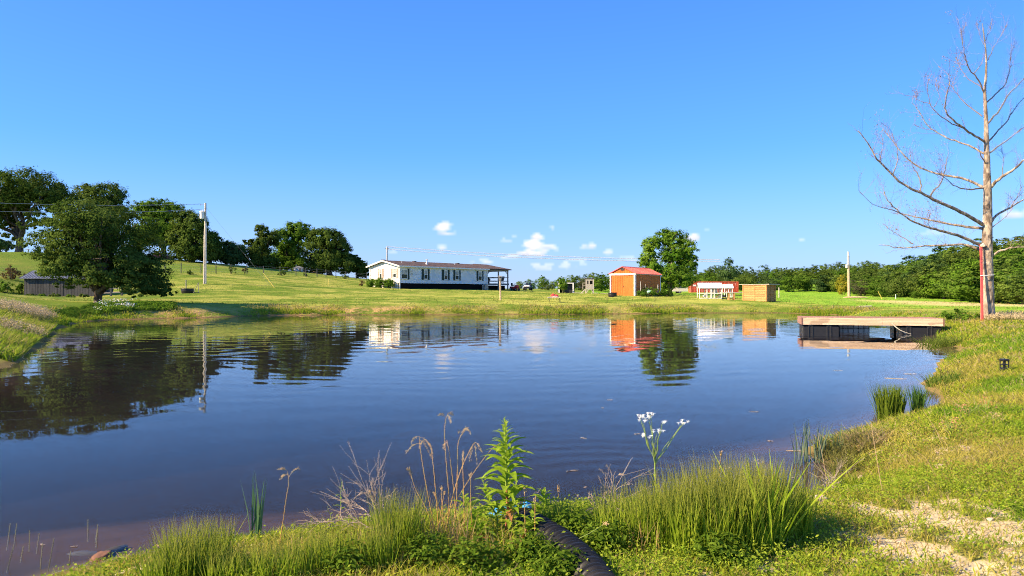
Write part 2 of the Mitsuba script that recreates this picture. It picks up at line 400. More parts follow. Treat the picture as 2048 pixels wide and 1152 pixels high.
leaf_material('leaf_dark', (0.04, 0.078, 0.013), (0.125, 0.18, 0.032))
leaf_material('leaf_olive', (0.046, 0.092, 0.015), (0.138, 0.202, 0.040))
leaf_material('leaf_green', (0.058, 0.135, 0.014), (0.15, 0.26, 0.032))
leaf_material('leaf_bright', (0.078, 0.19, 0.016), (0.2, 0.32, 0.036))
leaf_material('leaf_wood', (0.075, 0.145, 0.022), (0.195, 0.28, 0.05))
leaf_material('leaf_blue', (0.045, 0.098, 0.03), (0.115, 0.19, 0.056))
leaf_material('leaf_yellow', (.27, .27, .025), (.46, .41, .05))
leaf_material('leaf_grey', (.075, .082, .042), (.135, .128, .070))
procm('bark', lambda p, n, uv: mix((.060, .048, .038), (.17, .14, .11), smoothstep(.3, .7, fbm(p.x * 9, p.y * 9, p.z * 2.2, 3))), rough=.95, spec=.1)
procm('bark_pale', lambda p, n, uv: mix((.15, .12, .09), (.34, .29, .22), smoothstep(.3, .7, fbm(p.x * 7, p.y * 7, p.z * 2.0, 3))), rough=.95, spec=.1)


def quads_from(c, nrm, size, rng, aspect=.6):
    """Leaf-shaped rhombs with their centres, facing directions and lengths."""
    n = len(c)
    nrm = nrm / (np.linalg.norm(nrm, axis=1, keepdims=True) + 1e-9)
    r = rng.normal(size=(n, 3))
    a = np.cross(nrm, r); a /= np.linalg.norm(a, axis=1, keepdims=True) + 1e-9
    b = np.cross(nrm, a)
    s = np.asarray(size).reshape(-1, 1)
    v = np.stack([c - a * s * .5, c - b * s * .5 * aspect + nrm * s * .08, c + a * s * .5, c + b * s * .5 * aspect + nrm * s * .08], 1).reshape(-1, 3)
    k = np.arange(n)[:, None] * 4
    return v, np.vstack([k + [0, 1, 2], k + [0, 2, 3]])


def crown_mesh(lobes, n, size, rng, clump=.30, per=42, flat=.75, up=.45):
    """Leaves in clumps on the outer part of a few lobes (centre, radii)."""
    lobes = [(np.asarray(c, float), np.broadcast_to(np.asarray(r, float), (3,))) for c, r in lobes]
    w = np.array([r[0] * r[2] + r[0] * r[1] for c, r in lobes]); w /= w.sum()
    m = max(1, n // per)
    which = rng.choice(len(lobes), m, p=w)
    d = rng.normal(size=(m, 3)); d /= np.linalg.norm(d, axis=1, keepdims=True)
    C = np.array([c for c, r in lobes])[which]; Rr = np.array([r for c, r in lobes])[which]
    cc = C + d * Rr * (rng.uniform(.35, 1, (m, 1)) ** .45)
    cr = Rr.mean(1) * clump * rng.uniform(.45, 1.45, m)
    i = np.repeat(np.arange(m), per)
    e = rng.normal(size=(len(i), 3)); e /= np.linalg.norm(e, axis=1, keepdims=True)
    rad = rng.uniform(0, 1, (len(i), 1)) ** .5 * np.where(rng.uniform(size=(len(i), 1)) < .12, 1.55, 1)
    pos = cc[i] + e * rad * cr[i][:, None] * [1, 1, flat]
    mid = np.average([c for c, r in lobes], axis=0, weights=w); gl = pos - mid; gl /= np.linalg.norm(gl, axis=1, keepdims=True) + 1e-9
    out = gl * .7 + d[i] * .6 + e * .8 + [0, 0, up] + rng.normal(size=e.shape) * .28
    return quads_from(pos, out, size * rng.uniform(.7, 1.4, len(i)), rng)


def wobble(p0, p1, n, amp, rng, sag=0.0):
    t = np.linspace(0, 1, n)[:, None]
    p = np.asarray(p0) * (1 - t) + np.asarray(p1) * t
    o = np.cumsum(rng.normal(size=(n, 3)), 0); o -= o[0] + (o[-1] - o[0]) * t
    p = p + o * amp
    p[:, 2] += sag * 4 * (t * (1 - t))[:, 0]
    return p


def limbs_mesh(base, lobes, r0, rng, fork=.35, sides=7, pick=9):
    """A tapered trunk from the base that divides towards the lobes."""
    mb = MB(); base = np.asarray(base, float)
    top = np.mean([c for c, r in lobes], 0)
    fk = base + (top - base) * [fork * .5, fork * .5, fork]
    tr = wobble(base - [0, 0, .3], fk, 6, r0 * .12, rng)
    mb.tube(tr, r0 * np.array([1.5, 1.1, 1.0, .95, .9, .85]), sides + 2)
    for c, r in sorted(lobes, key=lambda x: -np.mean(x[1]))[:pick]:
        end = np.asarray(c) + np.array([0, 0, np.mean(r) * .3])
        L = wobble(fk - [0, 0, r0 * .5], end, 7, .05 * np.linalg.norm(end - fk), rng)
        mb.tube(L, r0 * np.linspace(.62, .10, 7), sides)
        for k in range(3):
            q = L[3 + k]; e = q + rng.normal(size=3) * np.mean(r) * .55 + [0, 0, np.mean(r) * .3]
            mb.tube(wobble(q, e, 4, .05 * np.mean(r), rng), r0 * np.linspace(.22, .05, 4), 4)
    return mb


def photo_tree(name, label, D, base, lobes, r0, mat, n, size, seed, group=None, depth=.7, bark='bark', fork=.3, clump=.3, extra=True, flat=.75, per=42):
    """A tree whose lobes are given as the photograph shows them (column, row, half width, half height), each with its own depth."""
    rng = np.random.default_rng(seed); n = int(n * 2.7)
    b = G(base, D); L = []
    xs_ = [l[0] for l in lobes]; mid, half = (min(xs_) + max(xs_)) / 2, max(30, (max(xs_) - min(xs_)) / 2)
    for k, (px, py, rx, ry) in enumerate(lobes):
        w = math.sqrt(max(0, 1 - ((px - mid) / (half * 1.3)) ** 2)) * half * depth * D / F
        for dy in ((rng.uniform(-.9, -.2) * w, rng.uniform(.2, .9) * w) if extra else (rng.uniform(-.5, .5) * w,)):
            c = P(px, py, D); c[1] += dy; c[2] = c[2]
            L.append((c, (rx * D / F, (rx + ry) / 2 * D / F, ry * D / F)))
    k = thing(name, label, 'tree', group)
    part(k, 'trunk', limbs_mesh(b, L, r0, rng, fork), bark, smooth=True)
    part(k, 'crown', crown_mesh(L, n, size * .74, rng, clump, per, flat), mat)
    return k


# the broad dark tree at the pond's far left corner
photo_tree('maple_tree', 'broad dark olive tree with low branches by the left pond bank', 53, 195,
           [(195, 432, 48, 30), (150, 450, 44, 32), (240, 450, 46, 34), (118, 492, 42, 30), (280, 488, 40, 32), (190, 490, 60, 40), (114, 518, 36, 18), (150, 535, 46, 24), (235, 530, 60, 34), (292, 535, 38, 26),
            (312, 572, 28, 18), (270, 562, 40, 22), (158, 566, 24, 12), (212, 556, 46, 16), (100, 545, 22, 8), (326, 586, 18, 9), (300, 588, 16, 9), (290, 575, 30, 14)],
           .28, 'leaf_olive', 21000, .21, 11, depth=.75, fork=.28, clump=.34, per=36, flat=.5)
# the row on the crest of the hill
photo_tree('oak_tree', 'tall spreading oak with an open fork standing on the hill crest at far left', 119, 38,
           [(20, 372, 40, 24), (75, 368, 44, 24), (112, 392, 36, 28), (45, 400, 40, 24), (0, 410, 40, 26), (130, 418, 22, 22), (100, 440, 24, 16), (8, 450, 20, 18), (-30, 400, 40, 40), (75, 455, 16, 10), (-5, 470, 18, 8)],
           .55, 'leaf_dark', 15000, .42, 12, fork=.33, clump=.33)
photo_tree('oak_tree', 'rounded olive tree behind the broad dark tree, its top above the wires', 127, 205,
           [(175, 392, 28, 24), (215, 388, 36, 24), (200, 430, 45, 34), (190, 475, 46, 30), (232, 410, 20, 24)], .45, 'leaf_olive', 9000, .45, 13)
photo_tree('oak_tree', 'green topped tree on the crest just right of the broad dark tree', 124, 328,
           [(290, 420, 26, 20), (318, 416, 26, 18), (345, 424, 22, 18), (310, 455, 34, 26), (340, 462, 28, 22), (285, 470, 24, 24), (352, 492, 16, 14)], .4, 'leaf_green', 9000, .42, 14, fork=.3)
photo_tree('oak_tree', 'dark olive tree on the crest just left of the pale power pole', 122, 378,
           [(372, 440, 26, 20), (395, 452, 26, 22), (365, 475, 28, 26), (400, 485, 32, 28), (372, 505, 30, 18), (418, 500, 20, 22)], .4, 'leaf_olive', 9500, .42, 15)
photo_tree('oak_tree', 'dark rounded tree on the crest just right of the pale power pole', 126, 420,
           [(420, 480, 18, 18), (430, 500, 16, 20), (415, 510, 18, 14)], .3, 'leaf_dark', 4000, .42, 16)
photo_tree('oak_tree', 'low dark tree on the crest in the gap right of the power pole', 130, 462,
           [(455, 500, 22, 17), (478, 505, 18, 17), (462, 515, 28, 13)], .3, 'leaf_blue', 5000, .42, 17)
photo_tree('oak_tree', 'small pale green tree at the left edge under the spreading oak', 140, 8, [(5, 490, 14, 10), (16, 494, 8, 7), (-10, 488, 14, 12)], .2, 'leaf_blue', 2400, .4, 18)
# the clump at the end of the ridge
photo_tree('oak_tree', 'slender dark tree with side tufts at the left of the ridge clump', 132, 522,
           [(522, 462, 12, 14), (528, 480, 16, 16), (500, 484, 12, 6), (518, 505, 22, 20), (545, 475, 12, 16), (510, 522, 18, 14), (535, 525, 22, 14)], .3, 'leaf_dark', 7000, .42, 21)
photo_tree('oak_tree', 'bright green full tree in the middle of the ridge clump', 142, 588,
           [(598, 460, 26, 16), (570, 478, 26, 20), (610, 475, 20, 20), (575, 505, 28, 22), (560, 525, 26, 16), (590, 528, 26, 16)], .45, 'leaf_green', 10000, .45, 22)
photo_tree('oak_tree', 'large dark olive tree at the right of the ridge clump', 136, 660,
           [(640, 472, 22, 18), (665, 478, 26, 20), (682, 500, 20, 24), (635, 505, 28, 26), (660, 520, 34, 22), (630, 535, 26, 14), (690, 528, 20, 20)], .5, 'leaf_olive', 12500, .43, 23)
photo_tree('oak_tree', 'low dark tree at the right foot of the ridge clump', 140, 715, [(705, 520, 14, 12), (718, 534, 16, 15), (726, 545, 12, 10)], .25, 'leaf_dark', 3600, .42, 24)
# the green tree beside the orange shed
photo_tree('ash_tree', 'fresh green tree with many upright limbs behind the orange shed', 92, 1340,
           [(1328, 474, 20, 16), (1352, 478, 22, 16), (1302, 490, 18, 16), (1375, 500, 16, 20), (1298, 515, 16, 20), (1345, 505, 26, 18), (1372, 530, 20, 18), (1305, 540, 18, 16), (1340, 545, 22, 18), (1362, 560, 22, 16), (1330, 568, 20, 14), (1385, 518, 9, 14), (1288, 522, 9, 10)],
           .32, 'leaf_bright', 11500, .30, 31, bark='bark_pale', fork=.16, clump=.34, per=30)
photo_tree('sapling_tree', 'young green tree growing in front of the dark shed with white trim', 122.5, 1126, [(1125, 564, 7, 7), (1121, 573, 6, 6), (1130, 572, 6, 7), (1126, 579, 5, 4)], .07, 'leaf_bright', 1500, .22, 32, fork=.3)

# far trees: a few kinds, each placed many times
KINDS = {}


def make_kind(key, mat, seed, w, h, n, size, bark='bark'):
    rng = np.random.default_rng(seed)
    L = []
    for k in range(9):
        a = k * 2.4 + rng.uniform(-.4, .4); t = (k + .5) / 9
        rad = .55 * w * math.sin(math.pi * min(1, .25 + .75 * (1 - t) ** .8)) * rng.uniform(.5, 1)
        z = h * (.14 + .70 * t)
        rr = .30 * w * (1.15 - .5 * t) * rng.uniform(.8, 1.2)
        L.append(((rad * math.cos(a), rad * math.sin(a), z), (rr, rr, rr * .8)))
    L.append(((0, 0, h * .84), (.2 * w, .2 * w, h * .14))); L.append(((0, 0, h * .45), (.42 * w, .42 * w, h * .38)))
    scene[key] = {'type': 'shapegroup', 'trunk': mikit.ply(limbs_mesh((0, 0, 0), L, .022 * h, rng, .25, 5, 6).mesh(), bark, smooth=True), 'crown': mikit.ply(crown_mesh(L, n, size, rng, .36, 30, .75), mat)}
    KINDS[key] = 1


make_kind('kind_wood', 'leaf_wood', 41, 7, 9, 5600, .36)
make_kind('kind_dark', 'leaf_dark', 42, 7.5, 9, 5600, .36)
make_kind('kind_green', 'leaf_green', 43, 7, 9, 5600, .36)
make_kind('kind_blue', 'leaf_blue', 44, 6.5, 9, 5600, .36)
make_kind('kind_olive', 'leaf_olive', 45, 8, 9, 5600, .38)
make_kind('kind_yellow', 'leaf_yellow', 46, 6, 9, 5600, .33)
make_kind('kind_grey', 'leaf_grey', 47, 7, 9, 3000, .34)
make_kind('kind_bright', 'leaf_bright', 48, 7, 9, 5600, .35)


def far_tree(kind, px, D, top, label, group, wide=1.0, seed=0, name='forest_tree', sink=0.0):
    """A tree of the kind at column px and depth D, as tall as reaches row top."""
    g = G(px, D); g[2] -= sink
    h = max(1.2, H + (HOR - top) / F * D - g[2])
    k = thing(name, label, 'tree' if 'tree' in name else 'bush', group)
    s = h / 9.3
    scene[k] = {'type': 'instance', 'to_world': T().translate(g.tolist()).rotate([0, 0, 1], (seed * 137.5) % 360).scale([s * wide, s * wide, s]), 'g': {'type': 'ref', 'id': kind}}
    return k


rng = np.random.default_rng(77)
WORDS = {'kind_wood': 'mid green', 'kind_dark': 'dark green', 'kind_green': 'fresh green', 'kind_blue': 'bluish green', 'kind_olive': 'olive green', 'kind_bright': 'bright green', 'kind_grey': 'greyish'}
# behind the lawn, between the house and the orange shed
for px, top, D, kind, lab in [(1062, 556, 175, 'kind_bright', 'bright rounded tree behind the white utility vehicle'), (1040, 560, 190, 'kind_wood', 'low green tree at the porch end of the house'), (1084, 549, 190, 'kind_green', 'tree with a rounded top left of the grey metal shed'),
                              (1104, 560, 200, 'kind_wood', 'tree showing above the grey metal shed'), (1122, 551, 195, 'kind_green', 'tree behind the young tree and dark shed'), (1141, 546, 190, 'kind_wood', 'tall tree behind the dark shed with white trim'), (1156, 549, 200, 'kind_dark', 'dark tree just left of the wooden hunting blind'),
                              (1167, 553, 185, 'kind_grey', 'brownish thin tree right behind the hunting blind'), (1187, 541, 190, 'kind_wood', 'tall tree showing above the hunting blind'), (1203, 543, 185, 'kind_green', 'tree between the hunting blind and the orange shed'), (1222, 542, 190, 'kind_wood', 'tree half hidden behind the orange shed left wall'),
                              (1246, 546, 195, 'kind_dark', 'tree above the gable of the orange shed'), (1272, 548, 190, 'kind_wood', 'tree above the red roof of the orange shed'), (1095, 566, 180, 'kind_dark', 'low dark tree between vehicle and metal shed')]:
    far_tree(kind, px, D, top, lab, None, 1.25, px)
# the wood on the right: top row of the tree line, and its foot
TOPX = [1370, 1390, 1420, 1460, 1500, 1560, 1600, 1640, 1700, 1760, 1800, 1830, 1870, 1900, 1940, 1980, 2020, 2060, 2140]
TOPY = [543, 534, 530, 531, 533, 527, 527, 525, 523, 518, 520, 514, 496, 488, 478, 466, 462, 466, 455]
DEP = lambda px: np.interp(px, [1370, 1480, 1700, 1800, 1880, 1960, 2050, 2150], [228, 222, 190, 150, 118, 98, 84, 74])
n = 0
for row, (dd, lift, step) in enumerate([(1.5, -1, 19), (1.25, 7, 20), (1.0, 19, 22), (.93, 34, 26)]):
    px = 1366.0 + row * 6
    while px < 2130:
        x = px + rng.uniform(-6, 6)
        top = np.interp(x, TOPX, TOPY); D = DEP(x) * dd * rng.uniform(.97, 1.03)
        foot = HOR + (H - G(x, D)[2]) / D * F
        if row == 3 and x < 1690:
            px += step * 1.4
            continue
        t = top + (lift + rng.uniform(-3, 7)) * (1 + max(0, (x - 1850) / 200) * .8)
        t = min(t, foot - 16)
        kind = rng.choice(['kind_wood', 'kind_dark', 'kind_green', 'kind_olive', 'kind_blue', 'kind_bright'], p=[.34, .08, .24, .14, .08, .12])
        lab = {0: f'{WORDS[kind]} tree in the hindmost row of the wood beyond the field', 1: f'{WORDS[kind]} tree in the upper middle of the wood beyond the field', 2: f'{WORDS[kind]} tree in the front rows of the wood beyond the field', 3: f'low {WORDS[kind]} tree at the foot of the wood beyond the field'}[row]
        far_tree(kind, x, D, t, lab, f'{WORDS[kind]} trees of the wood, row {"ABCD"[row]}', rng.uniform(1.05, 1.6) * (1.35 if row == 3 else 1.0), int(px) + row * 7)
        px += step * rng.uniform(.8, 1.2) * (1 + max(0, (px - 1800) / 300))
far_tree('kind_blue', 1455, 235, 511, 'rounded tree standing clear above the wood behind the white coop', None, 1.0, 3)
far_tree('kind_yellow', 1684, 168, 544, 'yellow tree just left of the pole in the green field', None, .95, 5)
far_tree('kind_grey', 1722, 160, 556, 'greyish thin crowned tree just right of the pole in the field', None, 1.35, 9)
far_tree('kind_olive', 1797, 128, 541, 'yellowish green domed tree standing out from the wood front', None, 1.2, 15)
far_tree('kind_blue', 1880, 132, 500, 'dark conical tree rising above the tree line left of the bare tree', None, .6, 19)
for px, D, top, lab in [(1765, 138, 583, 'low bright bush at the foot of the wood near the yellow guard'), (1830, 112, 580, 'low green bush at the foot of the wood behind the dock'), (1500, 200, 573, 'low bush at the wood foot behind the pallet wood shed')]:
    far_tree('kind_green', px, D, top, lab, None, 1.8, px, 'wood_bush')
# ------------------------------------------------------------------ materials of the buildings
procm('white_siding', lambda p, n, uv: mix((.70, .70, .66), (.80, .80, .77), fbm(p.x * .8, p.y * .8, p.z * 1.4, 3)), rough=.5)
plain('white_paint', (.80, .79, .75), .5)
plain('skirt_and_shade_black', (.008, .008, .008), .9, spec=.1)
procm('shingle', lambda p, n, uv: mix((.060, .045, .044), (.125, .098, .092), cell_mix(p)), rough=.95, spec=.1)
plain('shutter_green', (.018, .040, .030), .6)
plain('shutter_sunlit', (.46, .33, .26), .7)  # end wall shutters: direct sun on the green ones painted into the colour
scene['pane_glass'] = {'type': 'twosided', 'bsdf': {'type': 'principled', 'base_color': {'type': 'rgb', 'value': [.035, .045, .05]}, 'roughness': .06, 'specular': .8}}
procm('curtain_glass', lambda p, n, uv: mix((.30, .31, .30), (.46, .46, .44), noise(p.x * 5 + p.y * 5, p.z * .5)), rough=.12, spec=.7)
procm('grey_wood', lambda p, n, uv: mix((.16, .15, .14), (.33, .31, .28), fbm(p.x * 3 + p.y * 3, p.z * 1.0, 1, 3)), rough=.9)
plain('dark_metal', (.03, .03, .032), .45)
plain('black_plastic', (.018, .018, .020), .38)
plain('rubber', (.016, .016, .017), .7)
plain('grey_metal', (.38, .39, .40), .4, .4)
procm('galvanised', lambda p, n, uv: mix((.44, .45, .46), (.60, .61, .62), noise(p.x * 6, p.y * 6, p.z * 6)), rough=.4)
procm('fresh_lumber', lambda p, n, uv: mix((.44, .22, .075), (.62, .36, .145), fbm(p.x * 1.5 + p.y * 1.5, p.z * 14, 2, 3)), rough=.8)
procm('fresh_lumber_dark', lambda p, n, uv: mix((.36, .17, .06), (.52, .29, .115), fbm(p.x * 1.5 + p.y * 1.5, p.z * 16, 5, 3)), rough=.8)


def cell_mix(p):
    return mikit.cell_rand(dr.floor((p.x + p.y * .4) * 3.2), dr.floor(p.y * 5), 3) * .5 + noise(p.x * 2, p.y * 2, 5) * .5


def window(parent, fr, u, z0, w, h, y=0.0, out=-1, axis='u', glass='pane_glass', name='window'):
    """A double-hung window on a wall: frame, sash rail and panes. axis 'u': the wall runs along u at v = y, facing out; axis 'v': along v at u = y."""
    def put(a, b, z, sa, sb, sz):
        return ((a, y + out * b, z), (sa, sb, sz)) if axis == 'u' else ((y + out * b, a, z), (sb, sa, sz))
    m = MB(); t = .07
    for c, s in [put(u - w / 2 + t / 2, .035, z0 + h / 2, t, .07, h), put(u + w / 2 - t / 2, .035, z0 + h / 2, t, .07, h), put(u, .037, z0 + h - t / 2, w, .072, t), put(u, .042, z0 + t / 2, w + .06, .09, t)]:
        m.box(c, s, fr)
    k = part(parent, name, m, 'white_paint')
    m = MB(); m.box(*put(u, .028, z0 + h * .5, w - 2 * t, .05, .06), fr); part(k, 'sash_rail', m, 'white_paint')
    for a, g in ((.25, glass), (.73, 'curtain_glass' if glass == 'pane_glass' else glass)):
        m = MB(); m.box(*put(u, .015, z0 + t + (h - 2 * t) * a, w - 2 * t, .02, (h - 2 * t) * .44), fr); part(k, 'pane', m, g)
    return k


def shutter(parent, fr, u, z0, w, h, mat, y=0.0, out=-1, axis='u', label=None):
    m = MB()
    def put(a, b, z, sa, sb, sz):
        return ((a, y + out * b, z), (sa, sb, sz)) if axis == 'u' else ((y + out * b, a, z), (sb, sa, sz))
    m.box(*put(u - w / 2 + .03, .025, z0 + h / 2, .06, .05, h), fr).box(*put(u + w / 2 - .03, .025, z0 + h / 2, .06, .05, h), fr)
    n = 16
    for i in range(n):
        m.box(*put(u, .02, z0 + (i + .5) * h / n, w - .12, .03, h / n * .72), fr)
    m.box(*put(u, .008, z0 + h / 2, w - .1, .012, h), fr)
    return part(parent, 'shutter', m, mat, label=label)


# ------------------------------------------------------------------ the mobile home
S = 1.1
HA = np.array([-14.1 * S, 95 * S, 0]); HL, HW = 16.7 * S, 5.5 * S
HU = (.629, .778)
z_g = 2.0
HA[2] = 0
hf = frame(HA, HU)
z_sid, z_eave = H + 21 * 95 * S / F, H + 55.5 * 95 * S / F
z_ridge = z_eave + .72


def along(px):                                                         # distance along the long wall seen at a column
    t = (px - 1024) / F
    return (HA[1] * t - HA[0]) / (HU[0] - HU[1] * t)


def across(px):                                                        # and along the end wall
    t = (px - 1024) / F
    return (HA[0] - t * HA[1]) / (HU[0] * t + HU[1])


home = thing('mobile_home', 'long white single storey home with dark roof and green shutters across the pond', 'house')
m = MB(); m.box((HL / 2, HW / 2, (z_sid + z_eave) / 2), (HL - .06, HW - .06, z_eave - z_sid), hf)
m.prism([(.03, z_eave), (HW / 2, z_ridge), (HW - .03, z_eave)], .03, HL - .03, hf, axis='x')
walls = part(home, 'wall', m, 'white_siding')
m = MB(); n = 20                                                        # lap siding, each course proud at its foot
for i in range(n):
    h = (z_eave - z_sid) / n; za = z_sid + i * h
    for a, b, d in ((0, HL, 0),):
        v = np.array([[a, -.045, za], [b, -.045, za], [b, .0, za + h], [a, .0, za + h], [a, .02, za], [b, .02, za]])
        m.add(hf(v), [[0, 1, 2], [0, 2, 3], [0, 4, 5], [0, 5, 1]])
for i in range(n + 5):
    h = (z_eave - z_sid) / n; za = z_sid + i * h
    t = max(0, (za - z_eave)) / (z_ridge - z_eave) * HW / 2
    if t < HW / 2 - .1:
        v = np.array([[-.045, t, za], [-.045, HW - t, za], [0, HW - t, za + h], [0, t, za + h], [.02, t, za], [.02, HW - t, za]])
        m.add(hf(v), [[0, 2, 1], [0, 3, 2], [0, 5, 4], [0, 1, 5]])
part(walls, 'siding', m, 'white_siding', kind='stuff')
m = MB(); m.box((HL / 2, HW / 2, (z_sid + z_g - .9) / 2), (HL - .3, HW - .3, z_sid - z_g + .9), hf); part(home, 'skirting', m, 'skirt_and_shade_black', label='black skirting under the home')
m = MB(); m.box((.06, HW / 2 + .1, (z_sid + z_g) / 2), (.12, HW - .4, z_sid - z_g + .05), hf); part(home, 'end_skirting', m, 'white_siding')
m = MB()
for u, v in ((-.03, -.03), (HL + .03, -.03), (-.03, HW + .03)):
    m.box((u, v, (z_eave + z_sid) / 2), (.16, .16, z_eave - z_sid), hf)
part(walls, 'corner_trim', m, 'white_paint')
for u in (-.02, HL + .05):
    part(home, 'downspout', MB().box((u, -.12, (z_eave + z_g) / 2 - .05), (.1, .08, z_eave - z_g), hf), 'white_paint')
m = MB(); o, th = .38, .12                                             # roof with overhang
e = (z_ridge - z_eave) / (HW / 2)
for sg in (0, 1):
    pr = [(-o, z_eave - o * e), (HW / 2, z_ridge), (HW / 2, z_ridge + th), (-o, z_eave - o * e + th)]
    pr = [(p if not sg else HW - p, z) for p, z in pr]
    m.prism(pr, -.45, HL + .2, hf, axis='x')
roof = part(home, 'roof', m, 'shingle')
m = MB()
m.box((HL / 2 - .1, -o - .03, z_eave - o * e + .03), (HL + .7, .1, .17), hf); m.box((HL / 2 - .1, HW + o + .03, z_eave - o * e + .03), (HL + .7, .1, .17), hf)
part(roof, 'gutter', m, 'white_paint')
m = MB()
for sg in (0, 1):
    pr = [(-o, z_eave - o * e - .06), (HW / 2, z_ridge - .06), (HW / 2, z_ridge + th + .01), (-o, z_eave - o * e + th + .01)]
    m.prism([(p if not sg else HW - p, z) for p, z in pr], -.50, -.452, hf, axis='x')
part(roof, 'rake_board', m, 'white_paint')
m = MB(); m.box((HL / 2 - .1, -o / 2, z_eave - o * e * .5 - .1), (HL + .5, o - .02, .03), hf); part(roof, 'soffit', m, 'white_paint')
for px, py, kind in [(867, 521, 0), (819, 528, 1), (925, 530, 1), (796, 523, 2), (858, 525, 2), (944, 529, 2)]:
    u = along(px); v = HW / 2 * (.45 if kind == 0 else .55 if kind == 1 else 1.0)
    zr = z_eave + e * v + th
    m = MB()
    b = hf(np.array([[u, v, zr]]))[0]
    if kind == 0:
        m.tube([b - [0, 0, .1], b + [0, 0, .22], b + [0, 0, .30], b + [0, 0, .62]], [.26, .13, .09, .09], 10); m.tube([b + [0, 0, .62], b + [0, 0, .66], b + [0, 0, .74]], [.17, .19, .06], 10)
        part(roof, 'chimney_vent', m, 'galvanised', smooth=40)
    elif kind == 1:
        m.tube([b - [0, 0, .1], b + [0, 0, .22]], [.05, .05], 8); part(roof, 'vent_pipe', m, 'galvanised')
    else:
        m.box((u, v, zr), (.5, .5, .14), hf, bevel=.04); part(roof, 'roof_vent', m, 'shingle')
zt, zb = H + 49 * 95.5 * S / F, H + 29 * 95.5 * S / F
for a, b in ((802, 814), (847, 854.6), (887.6, 894.8), (910.2, 917.2), (956, 963.2)):
    u0, u1 = along(a), along(b); window(home, hf, (u0 + u1) / 2, zb, u1 - u0, zt - zb, -.045)
u0, u1 = along(821.4), along(824.5); window(home, hf, (u0 + u1) / 2, zb + .45, u1 - u0, zt - zb - .5, -.045, name='window')
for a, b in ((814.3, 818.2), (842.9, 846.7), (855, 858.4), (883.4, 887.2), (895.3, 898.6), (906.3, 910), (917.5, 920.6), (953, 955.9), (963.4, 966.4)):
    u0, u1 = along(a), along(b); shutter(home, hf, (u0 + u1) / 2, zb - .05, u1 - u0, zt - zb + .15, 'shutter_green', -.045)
for a, b in ((786.8, 793.8), (760, 764.7)):
    u0, u1 = across(a), across(b); window(home, hf, (u0 + u1) / 2, zb + .15, abs(u1 - u0), zt - zb - .1, -.045, axis='v')
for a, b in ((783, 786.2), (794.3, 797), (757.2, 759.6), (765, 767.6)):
    u0, u1 = across(a), across(b); shutter(home, hf, (u0 + u1) / 2, zb + .1, abs(u1 - u0), zt - zb, 'shutter_sunlit', -.045, axis='v', label='shutter on the end wall with sunlight put into its colour')
# the porch at the far end, under its own hipped roof
pu0, pu1, zd = HL + .08, HL + 5.3, H + 20.5 * 108 * S / F
porch = part(home, 'porch', MB().box(((pu0 + pu1) / 2, HW * .42, zd - .12), (pu1 - pu0, HW * .9, .24), hf), 'grey_wood')
for u in (pu0 + 2.75, pu1 - .12):
    for v in (-.02, HW * .84):
        b = gz(*hf(np.array([[u, v, 0]]))[0, :2]) - .2
        part(porch, 'post', MB().box((u, v, (b + z_eave - .1) / 2), (.15, .15, z_eave - .1 - b), hf), 'grey_wood')
m = MB()
for z in (zd + .38, zd + .95):
    m.box(((pu0 + pu1) / 2, -.05, z), (pu1 - pu0, .05, .1), hf); m.box(((pu0 + pu1) / 2, HW * .84, z), (pu1 - pu0, .05, .1), hf); m.box((pu1 - .1, HW * .4, z), (.05, HW * .86, .1), hf)
part(porch, 'railing', m, 'grey_wood')
m = MB(); m.beam((pu1 - .12, -.02, z_eave - .75), (pu1 - .85, -.02, z_eave - .14), .1, fr=hf).beam((pu0 + .1, -.02, z_eave - .75), (pu0 + .8, -.02, z_eave - .14), .1, fr=hf)
m.box(((pu0 + pu1) / 2, -.02, z_eave - .16), (pu1 - pu0, .12, .2), hf).box((pu1 - .12, HW * .42, z_eave - .16), (.12, HW * .86, .2), hf).box(((pu0 + pu1) / 2, HW * .84, z_eave - .16), (pu1 - pu0, .12, .2), hf)
part(porch, 'beam', m, 'grey_wood')
m = MB()
ze = z_eave - .06
v0, v1, ua, ub, ur = -o, HW * .84 + o, HL + .2, pu1 + .45, pu1 - 2.0
pk = [(ua, v0, ze), (ub, v0, ze), (ub, v1, ze), (ua, v1, ze), (ua, HW / 2, z_ridge + .05), (ur, HW / 2, z_ridge + .05)]
pk2 = [(a, b, c + .14) for a, b, c in pk]
V = hf(np.array(pk + pk2, float))
F_ = [[0, 1, 5], [0, 5, 4], [1, 2, 5], [2, 3, 4], [2, 4, 5], [0, 3, 4]]
m.add(V, [[a + 6, b + 6, c + 6] for a, b, c in F_] + [[a, c, b] for a, b, c in F_[:5]] + [[0, 1, 7], [0, 7, 6], [1, 2, 8], [1, 8, 7], [2, 3, 9], [2, 9, 8]])
part(porch, 'porch_roof', m, 'shingle')
part(porch, 'lattice_skirt', MB().box(((pu0 + pu1) / 2, HW * .45, (zd + z_g) / 2 - .45), (pu1 - pu0 - .3, HW * .72, zd - z_g + .2), hf), 'skirt_and_shade_black')  # solid black box standing in for the shade beneath the porch floor
